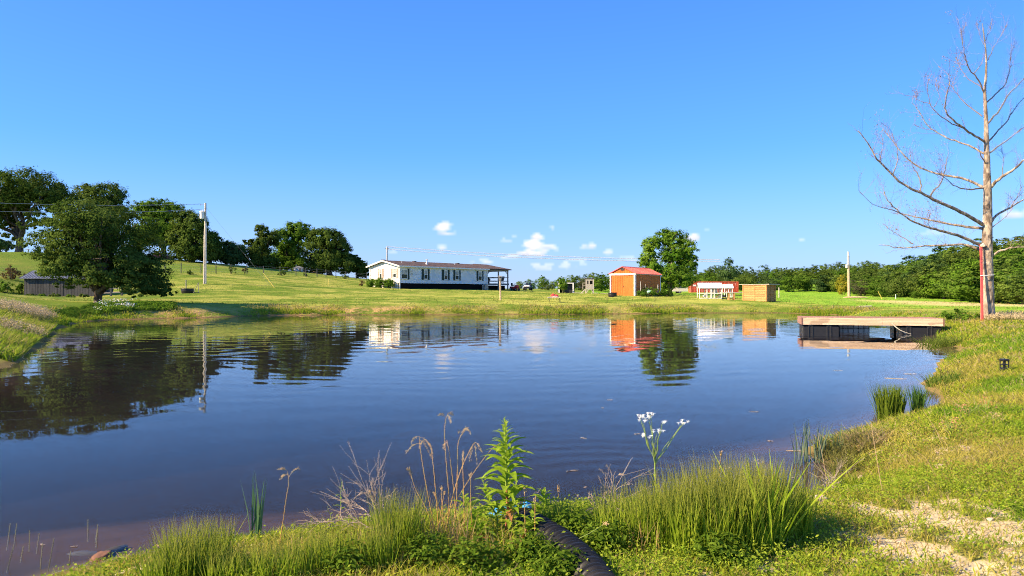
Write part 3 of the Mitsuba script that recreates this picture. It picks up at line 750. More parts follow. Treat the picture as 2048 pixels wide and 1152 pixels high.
# what stands on the porch
g = thing('barbecue_grill', 'dark covered grill standing on the porch by the house wall', 'grill')
u = along(985)
m = MB(); m.box((u, 1.2, zd + .62), (1.3, .6, .35), hf, bevel=.1).box((u, 1.2, zd + .86), (.95, .5, .3), hf, bevel=.12); part(g, 'hood', m, 'black_plastic')
part(g, 'cabinet', MB().box((u, 1.2, zd + .24), (.9, .5, .44), hf, bevel=.03), 'dark_metal')
g = thing('porch_chair', 'pale reclining chair leaning at the right end of the porch', 'chair')
u = pu1 - .9
part(g, 'seat', MB().beam((u - .35, .6, zd + .42), (u + .15, .6, zd + .36), .55, .07, hf), 'grey_metal')
part(g, 'backrest', MB().beam((u + .12, .6, zd + .38), (u + .42, .6, zd + 1.15), .55, .06, hf), 'grey_metal')
for s in (-.22, .22):
    part(g, 'leg', MB().beam((u - .3, .6 + s, zd), (u + .2, .6 + s, zd + .42), .05, fr=hf).beam((u + .3, .6 + s, zd), (u - .1, .6 + s, zd + .42), .05, fr=hf), 'grey_metal')
# air conditioner and hose post by the wall
a = thing('air_conditioner', 'beige air conditioner box on the grass by the long house wall', 'air conditioner')
b = hf(np.array([[along(963.5), -.7, 0]]))[0]; zg = gz(b[0], b[1])
ac = frame((b[0], b[1], zg), HU)
part(a, 'case', MB().box((0, 0, .42), (.72, .72, .76), ac, bevel=.03), 'beige_metal')
m = MB()
for i in range(9):
    m.box((0, -.368, .14 + i * .07), (.62, .02, .035), ac); m.box((-.368, 0, .14 + i * .07), (.02, .62, .035), ac)
part(a, 'grille', m, 'beige_dark')
part(a, 'fan_guard', MB().tube([(b[0], b[1], zg + .80), (b[0], b[1], zg + .84)], [.3, .28], 14), 'dark_metal')
plain('beige_metal', (.50, .44, .36), .5); plain('beige_dark', (.25, .21, .17), .6)


def bush(name, label, c, r, mat, n, size, seed, cat='bush', group=None):
    rng = np.random.default_rng(seed); c = np.array(c, float); r = np.array(r, float)
    k = thing(name, label, cat, group)
    L = [(c + [0, 0, r[2] * .9], r)] + [(c + np.array([rng.uniform(-.5, .5) * r[0], rng.uniform(-.5, .5) * r[1], r[2] * rng.uniform(.6, 1.25)]), r * rng.uniform(.4, .6)) for _ in range(5)]
    m = MB()
    for i in range(7):
        e = c + np.array([rng.uniform(-.6, .6) * r[0], rng.uniform(-.6, .6) * r[1], r[2] * rng.uniform(.8, 1.6)])
        m.tube(wobble(c - [0, 0, .1], e, 5, .04, rng), np.linspace(.03, .008, 5), 4)
    part(k, 'stem', m, 'bark')
    part(k, 'foliage', crown_mesh(L, n, size, rng, .28, 24, .8), mat)
    return k


for i, (px, w, lab) in enumerate([(753.5, .72, 'leftmost of the three clipped bushes at the house end wall'), (771, .86, 'middle and largest of the three clipped bushes at the house end wall'), (788.5, .82, 'rightmost of the three clipped bushes, at the house corner')]):
    v = across(px - 1); b = hf(np.array([[-.95, v, 0]]))[0]
    bush('clipped_bush', lab, (b[0], b[1], gz(b[0], b[1])), (w, w, .74 if i else .66), 'leaf_green', 4600, .12, 60 + i)
b = hf(np.array([[-.5, HW + 1.2, 0]]))[0]
bush('reddish_shrub', 'small reddish shrub at the back corner of the house', (b[0], b[1], gz(b[0], b[1])), (.45, .45, .5), 'leaf_red', 500, .12, 66)
leaf_material('leaf_red', (.10, .06, .03), (.17, .12, .05))
# ------------------------------------------------------------------ sheds and yard things across the pond
procm('orange_stain', lambda p, n, uv: mix((.50, .115, .014), (.66, .19, .032), fbm(p.x * 4 + p.y * 4, p.z * .5, 3, 3)), rough=.6)
procm('red_roof', lambda p, n, uv: mix((.52, .10, .085), (.64, .17, .14), noise(p.x * .8, p.y * .8, 1)), rough=.45)
procm('old_board', lambda p, n, uv: mix((.030, .033, .038), (.100, .102, .104), fbm(p.x * 6, p.z * .7, p.y * 2, 3)), rough=.95)
procm('tin_roof', lambda p, n, uv: mix((.09, .105, .15), (.17, .19, .24), fbm(p.x * 1.5, p.y * 1.5, 3, 3)), rough=.5)
procm('taupe_metal', lambda p, n, uv: mix((.34, .29, .26), (.42, .37, .33), noise(p.x * 2, p.y * 2, p.z)), rough=.5)
plain('charcoal_metal', (.045, .048, .055), .5)
procm('weathered_ply', lambda p, n, uv: mix((.36, .33, .27), (.58, .54, .46), fbm(p.x * 5 + p.y * 5, p.z * .9, 2, 3)), rough=.9)
procm('container_red', lambda p, n, uv: mix((.50, .075, .032), (.60, .13, .085), fbm(p.x * .6, p.y, p.z * .8, 3)), rough=.55)
plain('red_plastic', (.55, .05, .05), .4); plain('pink_cloth', (.66, .36, .33), .8); plain('yellow_plastic', (.72, .58, .12), .4); plain('mint_plastic', (.40, .68, .56), .4)
plain('mesh_wire', (.45, .45, .42), .6); plain('cream_paint', (.62, .56, .46), .6)
procm('pole_wood', lambda p, n, uv: mix((.40, .37, .31), (.56, .52, .44), fbm(p.x * 12, p.y * 12, p.z * .7, 3)), rough=.9)
procm('pole_wood_tan', lambda p, n, uv: mix((.46, .33, .20), (.62, .48, .32), fbm(p.x * 12, p.y * 12, p.z * .7, 3)), rough=.9)

# orange storage shed with a red metal roof
so, sl, sw = (12.98, 80, 0), 7.1, 2.89
sf = frame(so, (.54, .84))
zs, ze, zr = gz(13.6, 81.5) - .02, H + 40.5 * 80 / F, H + 53 * 80.8 / F
shed = thing('storage_shed', 'orange stained wooden shed with red metal roof and white trim', 'shed')
m = MB(); m.box((sl / 2, sw / 2, (zs + ze) / 2 - .2), (sl - .1, sw - .1, ze - zs + .4), sf); m.prism([(.05, ze - .01), (sw / 2, zr - .05), (sw - .05, ze - .01)], .05, sl - .05, sf, axis='x')
w = part(shed, 'wall', m, 'orange_stain')
m = MB(); nb = 14
for i in range(nb):
    a = sw * i / nb
    zt = ze + (zr - ze) * (1 - abs((a + sw / nb / 2) / sw * 2 - 1)) - .10
    m.box((.025, a + sw / nb / 2, (zs + zt) / 2), (.05, sw / nb - .025, zt - zs), sf)
nb = 34
for i in range(nb):
    m.box((sl * (i + .5) / nb, .025, (zs + ze) / 2), (sl / nb - .025, .05, ze - zs), sf)
part(w, 'siding_board', m, 'orange_stain', kind='stuff')
m = MB(); m.box((-.012, .75, zs + .95), (.03, 1.3, 1.9), sf); d = part(shed, 'door', m, 'orange_stain')
part(d, 'latch', MB().box((-.04, 1.32, zs + 1.0), (.03, .05, .16), sf), 'dark_metal')
for v, wd in ((.06, .14), (sw - .06, .14)):
    part(shed, 'corner_trim', MB().box((-.02, v, (zs + ze) / 2), (.07, wd, ze - zs), sf), 'white_paint')
part(shed, 'corner_trim', MB().box((.07, -.02, (zs + ze) / 2), (.13, .07, ze - zs), sf), 'white_paint')
part(shed, 'corner_trim', MB().box((sl - .06, -.02, (zs + ze) / 2), (.13, .07, ze - zs), sf), 'white_paint')
part(shed, 'front_band', MB().box((-.025, sw / 2, ze - .09), (.08, sw + .1, .18), sf), 'white_paint')
part(shed, 'eave_trim', MB().box((sl / 2, -.05, ze - .06), (sl + .1, .07, .12), sf), 'cream_paint')
m = MB(); m.box((-.02, sw / 2, zr - .26), (.06, .42, .22), sf)
gv = part(shed, 'gable_vent', m, 'dark_metal')
m = MB()
ee = (zr - ze) / (sw / 2); oh = .15
for sg in (0, 1):
    pr = [(-oh, ze - oh * ee), (sw / 2, zr), (sw / 2, zr + .05), (-oh, ze - oh * ee + .05)]
    m.prism([(p if not sg else sw - p, z) for p, z in pr], -.12, sl + .12, sf, axis='x')
rf = part(shed, 'roof', m, 'red_roof')
m = MB()
for i in range(24):
    u = -.1 + (sl + .2) * i / 23
    m.beam((u, -oh, ze - oh * ee + .065), (u, sw / 2, zr + .065), .03, .03, sf).beam((u, sw + oh, ze - oh * ee + .065), (u, sw / 2, zr + .065), .03, .03, sf)
part(rf, 'roof_rib', m, 'red_roof', kind='stuff')
part(rf, 'ridge_cap', MB().prism([(sw / 2 - .14, zr + .01), (sw / 2, zr + .09), (sw / 2 + .14, zr + .01), (sw / 2, zr + .06)], -.13, sl + .13, sf, axis='x'), 'red_roof')


def trough(name, label, x, y, r, h, cat):
    k = thing(name, label, cat); z = gz(x, y)
    prof = [(r * .92, -.08), (r, .03), (r * 1.03, h * .45), (r, h * .5), (r * 1.03, h * .55), (r * 1.02, h - .05), (r * 1.08, h - .03), (r * 1.06, h), (r * .95, h - .01), (r * .9, .1), (.01, .08)]
    lm = trimesh.creation.revolve(np.array(prof), sections=26); lm.apply_translation([x, y, z])
    part(k, 'tub', (lm.vertices, lm.faces), 'black_plastic', smooth=40)
    ang = np.linspace(0, 2 * np.pi, 27)
    part(k, 'rim', MB().tube([(x + r * 1.06 * math.cos(a), y + r * 1.06 * math.sin(a), z + h) for a in ang], .025, 6, cap=False), 'black_plastic', smooth=True)
    return k


x = (1224 - 1024) / F * 79
trough('stock_tub', 'round black tub on the grass by the orange shed front', x, 78.6, .44, .42, 'tub')
x = (375 - 1024) / F * 73
trough('stock_tub', 'round black tub on the lawn left of the pale power pole', x, 73, .56, .38, 'tub')


def stick(name, label, p0, p1, r, mat, cat, group=None, sides=6):
    k = thing(name, label, cat, group)
    p0, p1 = np.array(p0, float), np.array(p1, float)
    return solo(k, MB().tube([p0, p0 * .5 + p1 * .5, p1], [r, r * .97, r * .9], sides), mat, smooth=40)


g = G(372, 73.8); stick('wooden_stake', 'upright stake standing behind the black tub on the left lawn', g - [0, 0, .2], P(372, 560, 73.8), .05, 'grey_wood', 'stake')
g = G(397, 73); stick('wooden_stake', 'thin upright stake right of the black tub on the left lawn', g - [0, 0, .2], P(397, 565, 73), .03, 'grey_wood', 'stake')
stick('leaning_stick', 'stick leaning from the black tub up to the thin stake', G(387, 72.6) + [0, 0, .02], P(396.3, 566, 72.95), .022, 'grey_wood', 'stick')

# grey metal garden shed
D = 130; fx = frame(P(1112.7, 0, D), (-1, .12)); zg = gz(P(1100, 0, D)[0], D) - .05
w_, dpt = 22.9 * D / F, 2.1
za, zp = H + 25.4 * D / F, H + 28.6 * D / F
s = thing('metal_shed', 'taupe ribbed metal garden shed with a shallow arched gable', 'shed')
prof = [(0, zg), (w_, zg), (w_, za), (w_ * .78, zp - .06), (w_ / 2, zp), (w_ * .22, zp - .06), (0, za)]
part(s, 'body', MB().prism(prof, -dpt, 0, fx), 'charcoal_metal')
m = MB()
for i in range(13):
    a = w_ * (i + .5) / 13
    zt = np.interp(a, [0, w_ * .22, w_ / 2, w_ * .78, w_], [za, zp - .06, zp, zp - .06, za]) - .03
    m.prism([(a - w_ / 26 + .015, zg + .06), (a + w_ / 26 - .015, zg + .06), (a + w_ / 26 - .015, zt), (a - w_ / 26 + .015, zt)], .0, .05, fx)
part(s, 'front_panel', m, 'taupe_metal', kind='stuff')
part(s, 'door_handle', MB().box((w_ * .78, .08, zg + .85), (.05, .06, .9), fx), 'white_paint')
m = MB(); top = [(-.1, za - .05), (w_ * .2, zp - .04), (w_ / 2, zp + .02), (w_ * .8, zp - .04), (w_ + .1, za - .05), (w_ + .1, za + .02), (w_ * .8, zp + .03), (w_ / 2, zp + .09), (w_ * .2, zp + .03), (-.1, za + .02)]
part(s, 'roof', m.prism(top, -dpt - .08, .09, fx), 'charcoal_metal')
# dark open-fronted shed with white trim
D = 125; z0 = gz(P(1132, 0, D)[0], D); x0, x1 = P(1117, 0, D)[0], P(1147.6, 0, D)[0]; zt = H + 21.4 * D / F; dp = 2.4
s = thing('white_trim_shed', 'low dark metal lean-to with a white front frame', 'shed')
m = MB()
m.box(((x0 + x1) / 2, D + dp, (z0 + zt) / 2), (x1 - x0, .06, zt - z0)).box((x0 + .03, D + dp / 2, (z0 + zt) / 2), (.06, dp, zt - z0)).box((x1 + .1, D + dp / 2, (z0 + zt) / 2 - .08), (.06, dp, zt - z0))
m.box(((x0 + x1) / 2 + .1, D + dp / 2, zt + .03), (x1 - x0 + .4, dp + .2, .08))
part(s, 'shell', m, 'charcoal_metal')
m = MB()
for i in range(8):
    a = x0 + (x1 - x0) * (.42 + .55 * i / 8)
    m.box((a, D + .5, (z0 + zt) / 2 - .1), (.14, .05, zt - z0 - .25))
part(s, 'front_panel', m, 'charcoal_metal', kind='stuff')
for xx in (x0 + .1, x1 - .1):
    part(s, 'post', MB().box((xx, D - .06, (z0 + zt) / 2), (.22, .12, zt - z0)), 'white_paint')
part(s, 'header', MB().box(((x0 + x1) / 2, D - .06, zt - .07), (x1 - x0 - .44, .115, .16)), 'white_paint')

# wooden hunting blind on legs
D = 110; z0 = gz(P(1180, 0, D)[0], D); x0, x1 = P(1171.6, 0, D)[0], P(1188, 0, D)[0]; zb, zt = H + 8 * D / F, H + 29.5 * D / F
s = thing('hunting_blind', 'weathered wooden hunting blind box raised on legs with a ladder', 'hunting blind'); wd = x1 - x0
part(s, 'box', MB().box(((x0 + x1) / 2, D + wd / 2, (zb + zt) / 2), (wd - .04, wd, zt - zb)), 'dark_timber'); procm('dark_timber', lambda p, n, uv: mix((.05, .045, .04), (.10, .09, .08), noise(p.x * 4, p.y * 4, p.z)), rough=.9)
nb = 6
for i in range(nb):
    a = x0 + wd * (i + .5) / nb
    hole = i in (1, 3, 4)
    m = MB()
    if hole:
        m.box((a, D - .015, (zb + zt - .78) / 2), (wd / nb - .012, .03, zt - .78 - zb)).box((a, D - .015, zt - .14), (wd / nb - .012, .03, .28))
    else:
        m.box((a, D - .015, (zb + zt) / 2), (wd / nb - .012, .03, zt - zb))
    part(s, 'front_board', m, 'weathered_ply')
for a, ww in ((x0 + wd * 1.5 / nb, .24), (x0 + wd * 4 / nb, .44)):
    part(s, 'window', MB().box((a, D - .004, zt - .53), (ww, .02, .48)), 'skirt_and_shade_black')
part(s, 'roof', MB().box(((x0 + x1) / 2, D + wd / 2, zt + .04), (wd + .18, wd + .2, .08)), 'dark_timber')
for xx in (x0 + .05, x1 - .05):
    for yy in (D + .05, D + wd - .05):
        part(s, 'leg', MB().box((xx, yy, (z0 + zb) / 2 - .1), (.1, .1, zb - z0 + .2)), 'weathered_ply')
for sg in (0, 1):
    xa, xb = (x0 + .05, x0 + .38) if not sg else (x1 - .05, x1 - .38)
    part(s, 'brace', MB().beam((xa, D + .02, z0 + .1), (xb, D + .02, zb), .09), 'weathered_ply')
lad = part(s, 'ladder', MB().beam((x0 - .75, D + .2, z0), (x0 - .02, D + .2, zb + .05), .08).beam((x0 - .75, D + .7, z0), (x0 - .02, D + .7, zb + .05), .08), 'weathered_ply')
m = MB()
for i in range(4):
    t = (i + .6) / 4.4
    m.box((x0 - .75 + .73 * t, D + .45, z0 + (zb - z0) * t), (.16, .6, .04))
part(lad, 'step', m, 'weathered_ply', kind='stuff')
m = MB().box((x0 - .35, D + .75, zb + .5), (.06, .06, 1.0)).box((x0 - .18, D + .75, zb + .95), (.4, .05, .07)).box((x0 - .18, D + .75, zb + .55), (.4, .05, .07)); part(s, 'handrail', m, 'weathered_ply')
for i, (pa, pb, lab) in enumerate([(1148, 1168, 'pale board lying on the grass left of the hunting blind legs'), (1183, 1196, 'pale board lying on the grass under the hunting blind'), (1202, 1216, 'pale board lying on the grass by the orange shed left corner')]):
    D = 107.5; k = thing('loose_board', lab, 'board')
    solo(k, MB().beam(G(pa, D) + [0, 0, .1], G(pb, D) + [0, 0, .1], .22, .06), 'weathered_ply')

# utility vehicle
D = 150; o = G(1055, D); uv_ = frame(o, (-.22, -.975))      # faces the camera, turned a little to the left
k = thing('utility_vehicle', 'white and black off-road utility vehicle parked beside the house facing the pond', 'utility vehicle')
m = MB(); m.box((.55, 0, .72), (1.0, 1.25, .42), uv_, bevel=.15).box((.25, 0, .92), (.7, 1.1, .2), uv_, bevel=.08); b = part(k, 'hood', m, 'white_paint')
m = MB(); m.box((-.4, 0, .62), (2.2, 1.3, .32), uv_, bevel=.06).box((1.02, 0, .62), (.16, 1.0, .4), uv_, bevel=.05).box((-1.3, 0, .9), (.9, 1.25, .32), uv_, bevel=.05); part(k, 'body', m, 'black_plastic')
part(k, 'grille', MB().box((1.11, 0, .68), (.05, .6, .2), uv_), 'dark_metal')
for s in (-1, 1):
    part(k, 'headlight', MB().box((1.03, s * .47, .82), (.08, .24, .1), uv_, bevel=.02), 'pane_light')
plain('pane_light', (.75, .75, .72), .15)
part(k, 'bumper', MB().tube(uv_(np.array([[1.0, -.5, .45], [1.2, -.42, .45], [1.2, .42, .45], [1.0, .5, .45]])), .035, 6).tube(uv_(np.array([[1.0, -.35, .45], [1.2, -.3, .72], [1.2, .3, .72], [1.0, .35, .45]])), .03, 6), 'dark_metal')
m = MB()
for s in (-.6, .6):
    m.tube(uv_(np.array([[.2, s, .85], [-.15, s * .95, 1.5], [-.3, s * .92, 1.82], [-1.1, s * .92, 1.82], [-1.25, s, .9]])), .035, 6)
m.tube(uv_(np.array([[-.3, -.55, 1.82], [-.3, .55, 1.82]])), .03, 6).tube(uv_(np.array([[-1.1, -.55, 1.82], [-1.1, .55, 1.82]])), .03, 6)
part(k, 'roll_cage', m, 'dark_metal')
part(k, 'roof', MB().box((-.68, 0, 1.88), (1.05, 1.25, .06), uv_, bevel=.03), 'black_plastic')
ws = MB(); ws.add(uv_(np.array([[.18, -.55, .95], [.18, .55, .95], [-.27, .52, 1.78], [-.27, -.52, 1.78]])), [[0, 1, 2, 3]]); part(k, 'windshield', ws, 'wind_glass')
scene['wind_glass'] = {'type': 'thindielectric', 'int_ior': 1.5}
for s in (-.32, .32):
    part(k, 'seat', MB().box((-.6, s, .95), (.5, .5, .2), uv_, bevel=.06).box((-.85, s, 1.25), (.16, .5, .6), uv_, bevel=.06), 'dark_metal')
part(k, 'steering_wheel', MB().tube([uv_(np.array([[-.2 + .05 * math.sin(t), -.32 + .18 * math.cos(t), 1.2 + .17 * math.sin(t)]]))[0] for t in np.linspace(0, 2 * np.pi, 13)], .02, 5, cap=False), 'black_plastic')


def wheel(parent, fr, u, v, r, w, hub='grey_metal'):
    prof = np.array([(r * .55, -w / 2), (r * .9, -w / 2), (r, -w * .32), (r, w * .32), (r * .9, w / 2), (r * .55, w / 2), (r * .55, -w / 2)])
    lm = trimesh.creation.revolve(prof, sections=20); V = np.array(lm.vertices) @ rot('x', math.pi / 2).T + [u, v, r]
    k = part(parent, 'wheel', (fr(V), lm.faces), 'rubber', smooth=35)
    c = trimesh.creation.cylinder(radius=r * .56, height=w * .6, sections=14); V = np.array(c.vertices) @ rot('x', math.pi / 2).T + [u, v, r]
    part(k, 'rim', (fr(V), c.faces), hub, smooth=35)


for u in (.62, -1.25):
    for s in (-.6, .6):
        wheel(k, uv_, u, s, .34, .28)
# red riding mower
D = 122; o = G(1029, D); mf = frame(o, (.75, -.66))
k = thing('riding_mower', 'small red riding mower parked under the porch end of the house', 'mower')
part(k, 'hood', MB().box((.45, 0, .66), (.75, .5, .42), mf, bevel=.12), 'red_plastic')
part(k, 'body', MB().box((-.35, 0, .52), (.9, .75, .28), mf, bevel=.1).box((0, 0, .38), (1.5, .5, .14), mf, bevel=.03), 'red_plastic')
part(k, 'seat', MB().box((-.35, 0, .78), (.42, .44, .12), mf, bevel=.05).box((-.56, 0, 1.0), (.1, .44, .42), mf, bevel=.04), 'black_plastic')
part(k, 'deck', MB().box((.05, 0, .2), (.8, 1.05, .16), mf, bevel=.05), 'dark_metal')
part(k, 'steering_wheel', MB().tube(mf(np.array([[.15, 0, .8], [.0, 0, 1.0]])), .025, 6).tube([mf(np.array([[.0 + .1 * math.sin(t), .17 * math.cos(t), 1.02 + .12 * math.sin(t)]]))[0] for t in np.linspace(0, 2 * np.pi, 13)], .02, 5, cap=False), 'black_plastic')
for s in (-.38, .38):
    wheel(k, mf, -.45, s, .26, .22); wheel(k, mf, .6, s, .19, .16)

# post with a box on the near lawn
g = G(1001, 70)
k = thing('post_box', 'old post with a small grey box on top standing on the lawn', 'post')
part(k, 'post', MB().tube([g - [0, 0, .2], P(1000.6, 575, 70), P(1000.2, 561, 70)], [.085, .08, .075], 7), 'pole_wood_tan', smooth=40)
t = P(1000.2, 557, 70)
part(k, 'box', MB().box(t, (.24, .26, .36), bevel=.01), 'grey_wood'); part(k, 'box_roof', MB().box(t + [0, -.03, .2], (.32, .36, .035), rx=.2), 'grey_wood'); part(k, 'entrance_hole', MB().tube([t - [0, .134, -.05], t - [0, .128, -.05]], .04, 10), 'skirt_and_shade_black')

# low folding table with a red heap
D = 66; x0, x1 = P(1095, 0, D)[0], P(1122, 0, D)[0]; zg = gz((x0 + x1) / 2, D); zt = zg + .37
k = thing('folding_table', 'low pale folding table with thin legs standing on the grass by the far shore', 'table')
part(k, 'tabletop', MB().box(((x0 + x1) / 2, D, zt), (x1 - x0, .7, .05), bevel=.015), 'weathered_ply')
for xx in (x0 + .12, x1 - .12):
    for yy in (-.26, .26):
        part(k, 'leg', MB().tube([(xx, D + yy, zt), (xx + .04, D + yy, zg - .05)], .018, 6), 'dark_metal')
rng = np.random.default_rng(5)


def rag(key, c, size, mat, seed, parent=None):
    m = trimesh.creation.icosphere(subdivisions=3); v = np.array(m.vertices)
    nn = meshkit.fbm(v * 2.2 + seed, 3, seed) - .5
    v = v * (1 + .9 * nn[:, None]) * size; v[:, 2] = np.maximum(v[:, 2], -.25 * size[2])
    return (v + c, m.faces)


k = thing('red_cloth_heap', 'crumpled red and pink cloth heap on the low folding table', 'cloth')
c = np.array([(x0 + x1) / 2 - .02, D, zt + .08])
part(k, 'fold', rag('', c + [-.1, 0, .1], np.array([.2, .2, .16]), 'red_plastic', 1), 'red_plastic', smooth=50)
part(k, 'fold', rag('', c + [.15, .05, .06], np.array([.26, .2, .14]), 'pink_cloth', 2), 'red_plastic', smooth=50)
part(k, 'fold', rag('', c + [.08, -.12, 0], np.array([.3, .16, .09]), 'pink_cloth', 3), 'pink_cloth', smooth=50)
k = thing('grey_tray', 'flat grey tray at the left end of the low folding table', 'tray')
solo(k, MB().box((x0 + .22, D - .1, zt + .055), (.32, .3, .05), bevel=.02), 'grey_metal')
for px, D, top, lab in [(1214, 67, 591, 'thin dark rod standing in the grass in front of the black tub'), (1310, 69, 591, 'thin dark rod standing in the grass in front of the weedy patch')]:
    g = G(px, D); stick('garden_rod', lab, g - [0, 0, .2], P(px, top, D), .018, 'dark_metal', 'rod', sides=5)

# weedy garden patch beside the orange shed
rng = np.random.default_rng(9)
for i, (px, D, r, h, mat, lab) in enumerate([(1284, 78.5, .75, .7, 'leaf_green', 'leafy weed clump at the orange shed corner'), (1302, 79, .8, .9, 'leaf_bright', 'tall leafy weed clump in the middle of the garden patch'), (1318, 80, .85, .75, 'leaf_green', 'leafy weed clump at the right of the garden patch'), (1334, 81, .7, .5, 'leaf_green', 'low weed clump under the fresh green tree'), (1293, 80, .5, 1.2, 'leaf_grey', 'tall seeding weeds behind the garden patch')]):
    g = G(px, D); bush('garden_weeds', lab, g, (r, r, h * .6), mat, 900 if mat != 'leaf_grey' else 300, .14, 80 + i, 'weeds')
for px, D, top, lab in [(1281, 79.3, 563, 'thick pale stake nearest the orange shed corner in the weeds'), (1291, 80.2, 568, 'thin pale stake in the middle of the weedy patch'), (1316, 81, 569, 'pale stake at the right end of the weedy patch')]:
    g = G(px, D); stick('garden_stake', lab, g - [0, 0, .1], P(px, top, D), .05 if px != 1291 else .03, 'weathered_ply', 'stake')
k = thing('watering_can', 'small mint green plastic watering can lying in the weedy patch', 'watering can')
c = P(1297, 584, 78)
part(k, 'body', MB().tube([c - [.12, 0, .05], c + [.12, 0, .06]], [.13, .12], 12), 'mint_plastic', smooth=40); part(k, 'spout', MB().tube([c + [.1, 0, 0], c + [.28, 0, .2]], [.03, .02], 6), 'mint_plastic')
part(k, 'handle', MB().tube([c + [-.12, 0, .08], c + [-.05, 0, .24], c + [.08, 0, .2]], .015, 6), 'mint_plastic')
# cream camper under the tree
D = 112; k = thing('cream_trailer', 'cream coloured low trailer half hidden under the fresh green tree', 'trailer')
x0, x1 = P(1346, 0, D)[0], P(1376, 0, D)[0]; zg = gz((x0 + x1) / 2, D)
b = part(k, 'body', MB().prism([(x0, zg + .3), (x1, zg + .3), (x1, zg + 1.15), (x1 - .5, zg + 1.3), (x0 + .25, zg + 1.3), (x0, zg + 1.0)], D, D + 1.8), 'cream_paint')
part(b, 'window', MB().box((x0 + 1.1, D - .012, zg + .95), (.5, .03, .3)), 'pane_glass'); part(b, 'window', MB().box((x1 - .6, D - .012, zg + .95), (.45, .03, .3)), 'pane_glass')
part(k, 'hitch', MB().beam((x0 - .7, D + .9, zg + .32), (x0, D + .9, zg + .34), .07), 'dark_metal')
tf = frame((x0, D, zg), (1, 0)); wheel(k, tf, 1.0, .12, .26, .18); wheel(k, tf, 1.0, 1.68, .26, .18)

# red shipping container
D = 185; x0, x1 = P(1382, 0, D)[0], P(1477.5, 0, D)[0]; zg = gz((x0 + x1) / 2, D); zt = H + 24 * D / F; L = x1 - x0
k = thing('shipping_container', 'long red corrugated shipping container at the edge of the wood', 'container')
cf = frame((x0, D, 0), (1, .02))
n = 60; V = []; Fq = []
for i in range(n * 4 + 1):
    a = L * i / (n * 4); ph = i % 4; off = 0 if ph in (0, 1) else .09
    V += [(a, off, zg + .16), (a, off, zt - .14)]
V = np.array(V); Fq = [[2 * i, 2 * i + 2, 2 * i + 3, 2 * i + 1] for i in range(n * 4)]
part(k, 'side_panel', MB().add(cf(V), Fq), 'container_red')
m = MB()
m.box((L / 2, 1.25, (zg + zt) / 2), (L - .02, 2.2, zt - zg - .06), cf); part(k, 'body', m, 'container_red')
for z in (zg + .08, zt - .06):
    part(k, 'rail', MB().box((L / 2, .03, z), (L - .3, .14, .15), cf), 'container_red')
for a in (.07, L - .07):
    part(k, 'corner_post', MB().box((a, .03, (zg + zt) / 2), (.16, .16, zt - zg), cf), 'container_red')
part(k, 'label_plate', MB().box((.85, -.02, zg + 1.75), (.75, .02, .36), cf), 'white_paint')
for i, (a, ww) in enumerate([(8.9, .2), (9.15, .14), (9.35, .2), (9.6, .16), (9.85, .2), (10.1, .14), (10.32, .18), (10.9, .34), (10.98, .12)]):
    part(k, 'faded_marking', MB().box((a, -.02, zt - (.42 if i < 7 else .45 if i == 7 else .72)), (ww, .02, .14 if i < 7 else .12 if i == 7 else .4), cf), 'marking_pink')
plain('marking_pink', (.62, .30, .26), .6)

# white chicken coops
def coop(label, pa, pb, D, ztop, zeave, dep, zg, bays, mesh=True, skew=.10):
    k = thing('chicken_coop', label, 'coop')
    fr = frame((P(pa, 0, D)[0], D, 0), (1, -skew)); L = (pb - pa) / F * D * 1.01
    for i in range(bays + 1):
        for v in (0, dep):
            part(k, 'post', MB().box((L * i / bays, v, (zg + zeave) / 2), (.075, .075, zeave - zg), fr), 'white_paint')
    for v in (0, dep):
        part(k, 'rail', MB().box((L / 2, v - .05, zg + (zeave - zg) * .48), (L, .04, .06), fr).box((L / 2, v - .05, zeave - .03), (L, .04, .06), fr).box((L / 2, v - .05, zg + .04), (L, .04, .06), fr), 'white_paint')
    rf = MB()
    for s in (0, 1):
        pr = [(-.14, zeave - .02), (dep / 2, ztop), (dep / 2, ztop + .05), (-.14, zeave + .03)]
        rf.prism([(p if not s else dep - p, z) for p, z in pr], -.08, L + .12, fr, axis='x')
    part(k, 'roof', rf, 'white_sheet')
    for u in (.0, L):
        part(k, 'gable', MB().prism([(0, zeave - .02), (dep / 2, ztop - .03), (dep, zeave - .02)], u - .02, u + .02, fr, axis='x'), 'grey_wood')
    wm = MB(); hh = .16
    for u in np.arange(hh, L, hh):
        wm.box((u, .02, (zg + zeave) / 2), (.010, .010, zeave - zg), fr)
    for v in np.arange(hh, dep, hh):
        wm.box((L, v, (zg + zeave) / 2), (.010, .010, zeave - zg), fr)
    for z in np.arange(zg + hh, zeave, hh):
        wm.box((L / 2, .02, z), (L, .010, .010), fr); wm.box((L, dep / 2, z), (.010, dep, .010), fr)
    part(k, 'wire_mesh', wm, 'mesh_wire')
    return k, fr, L


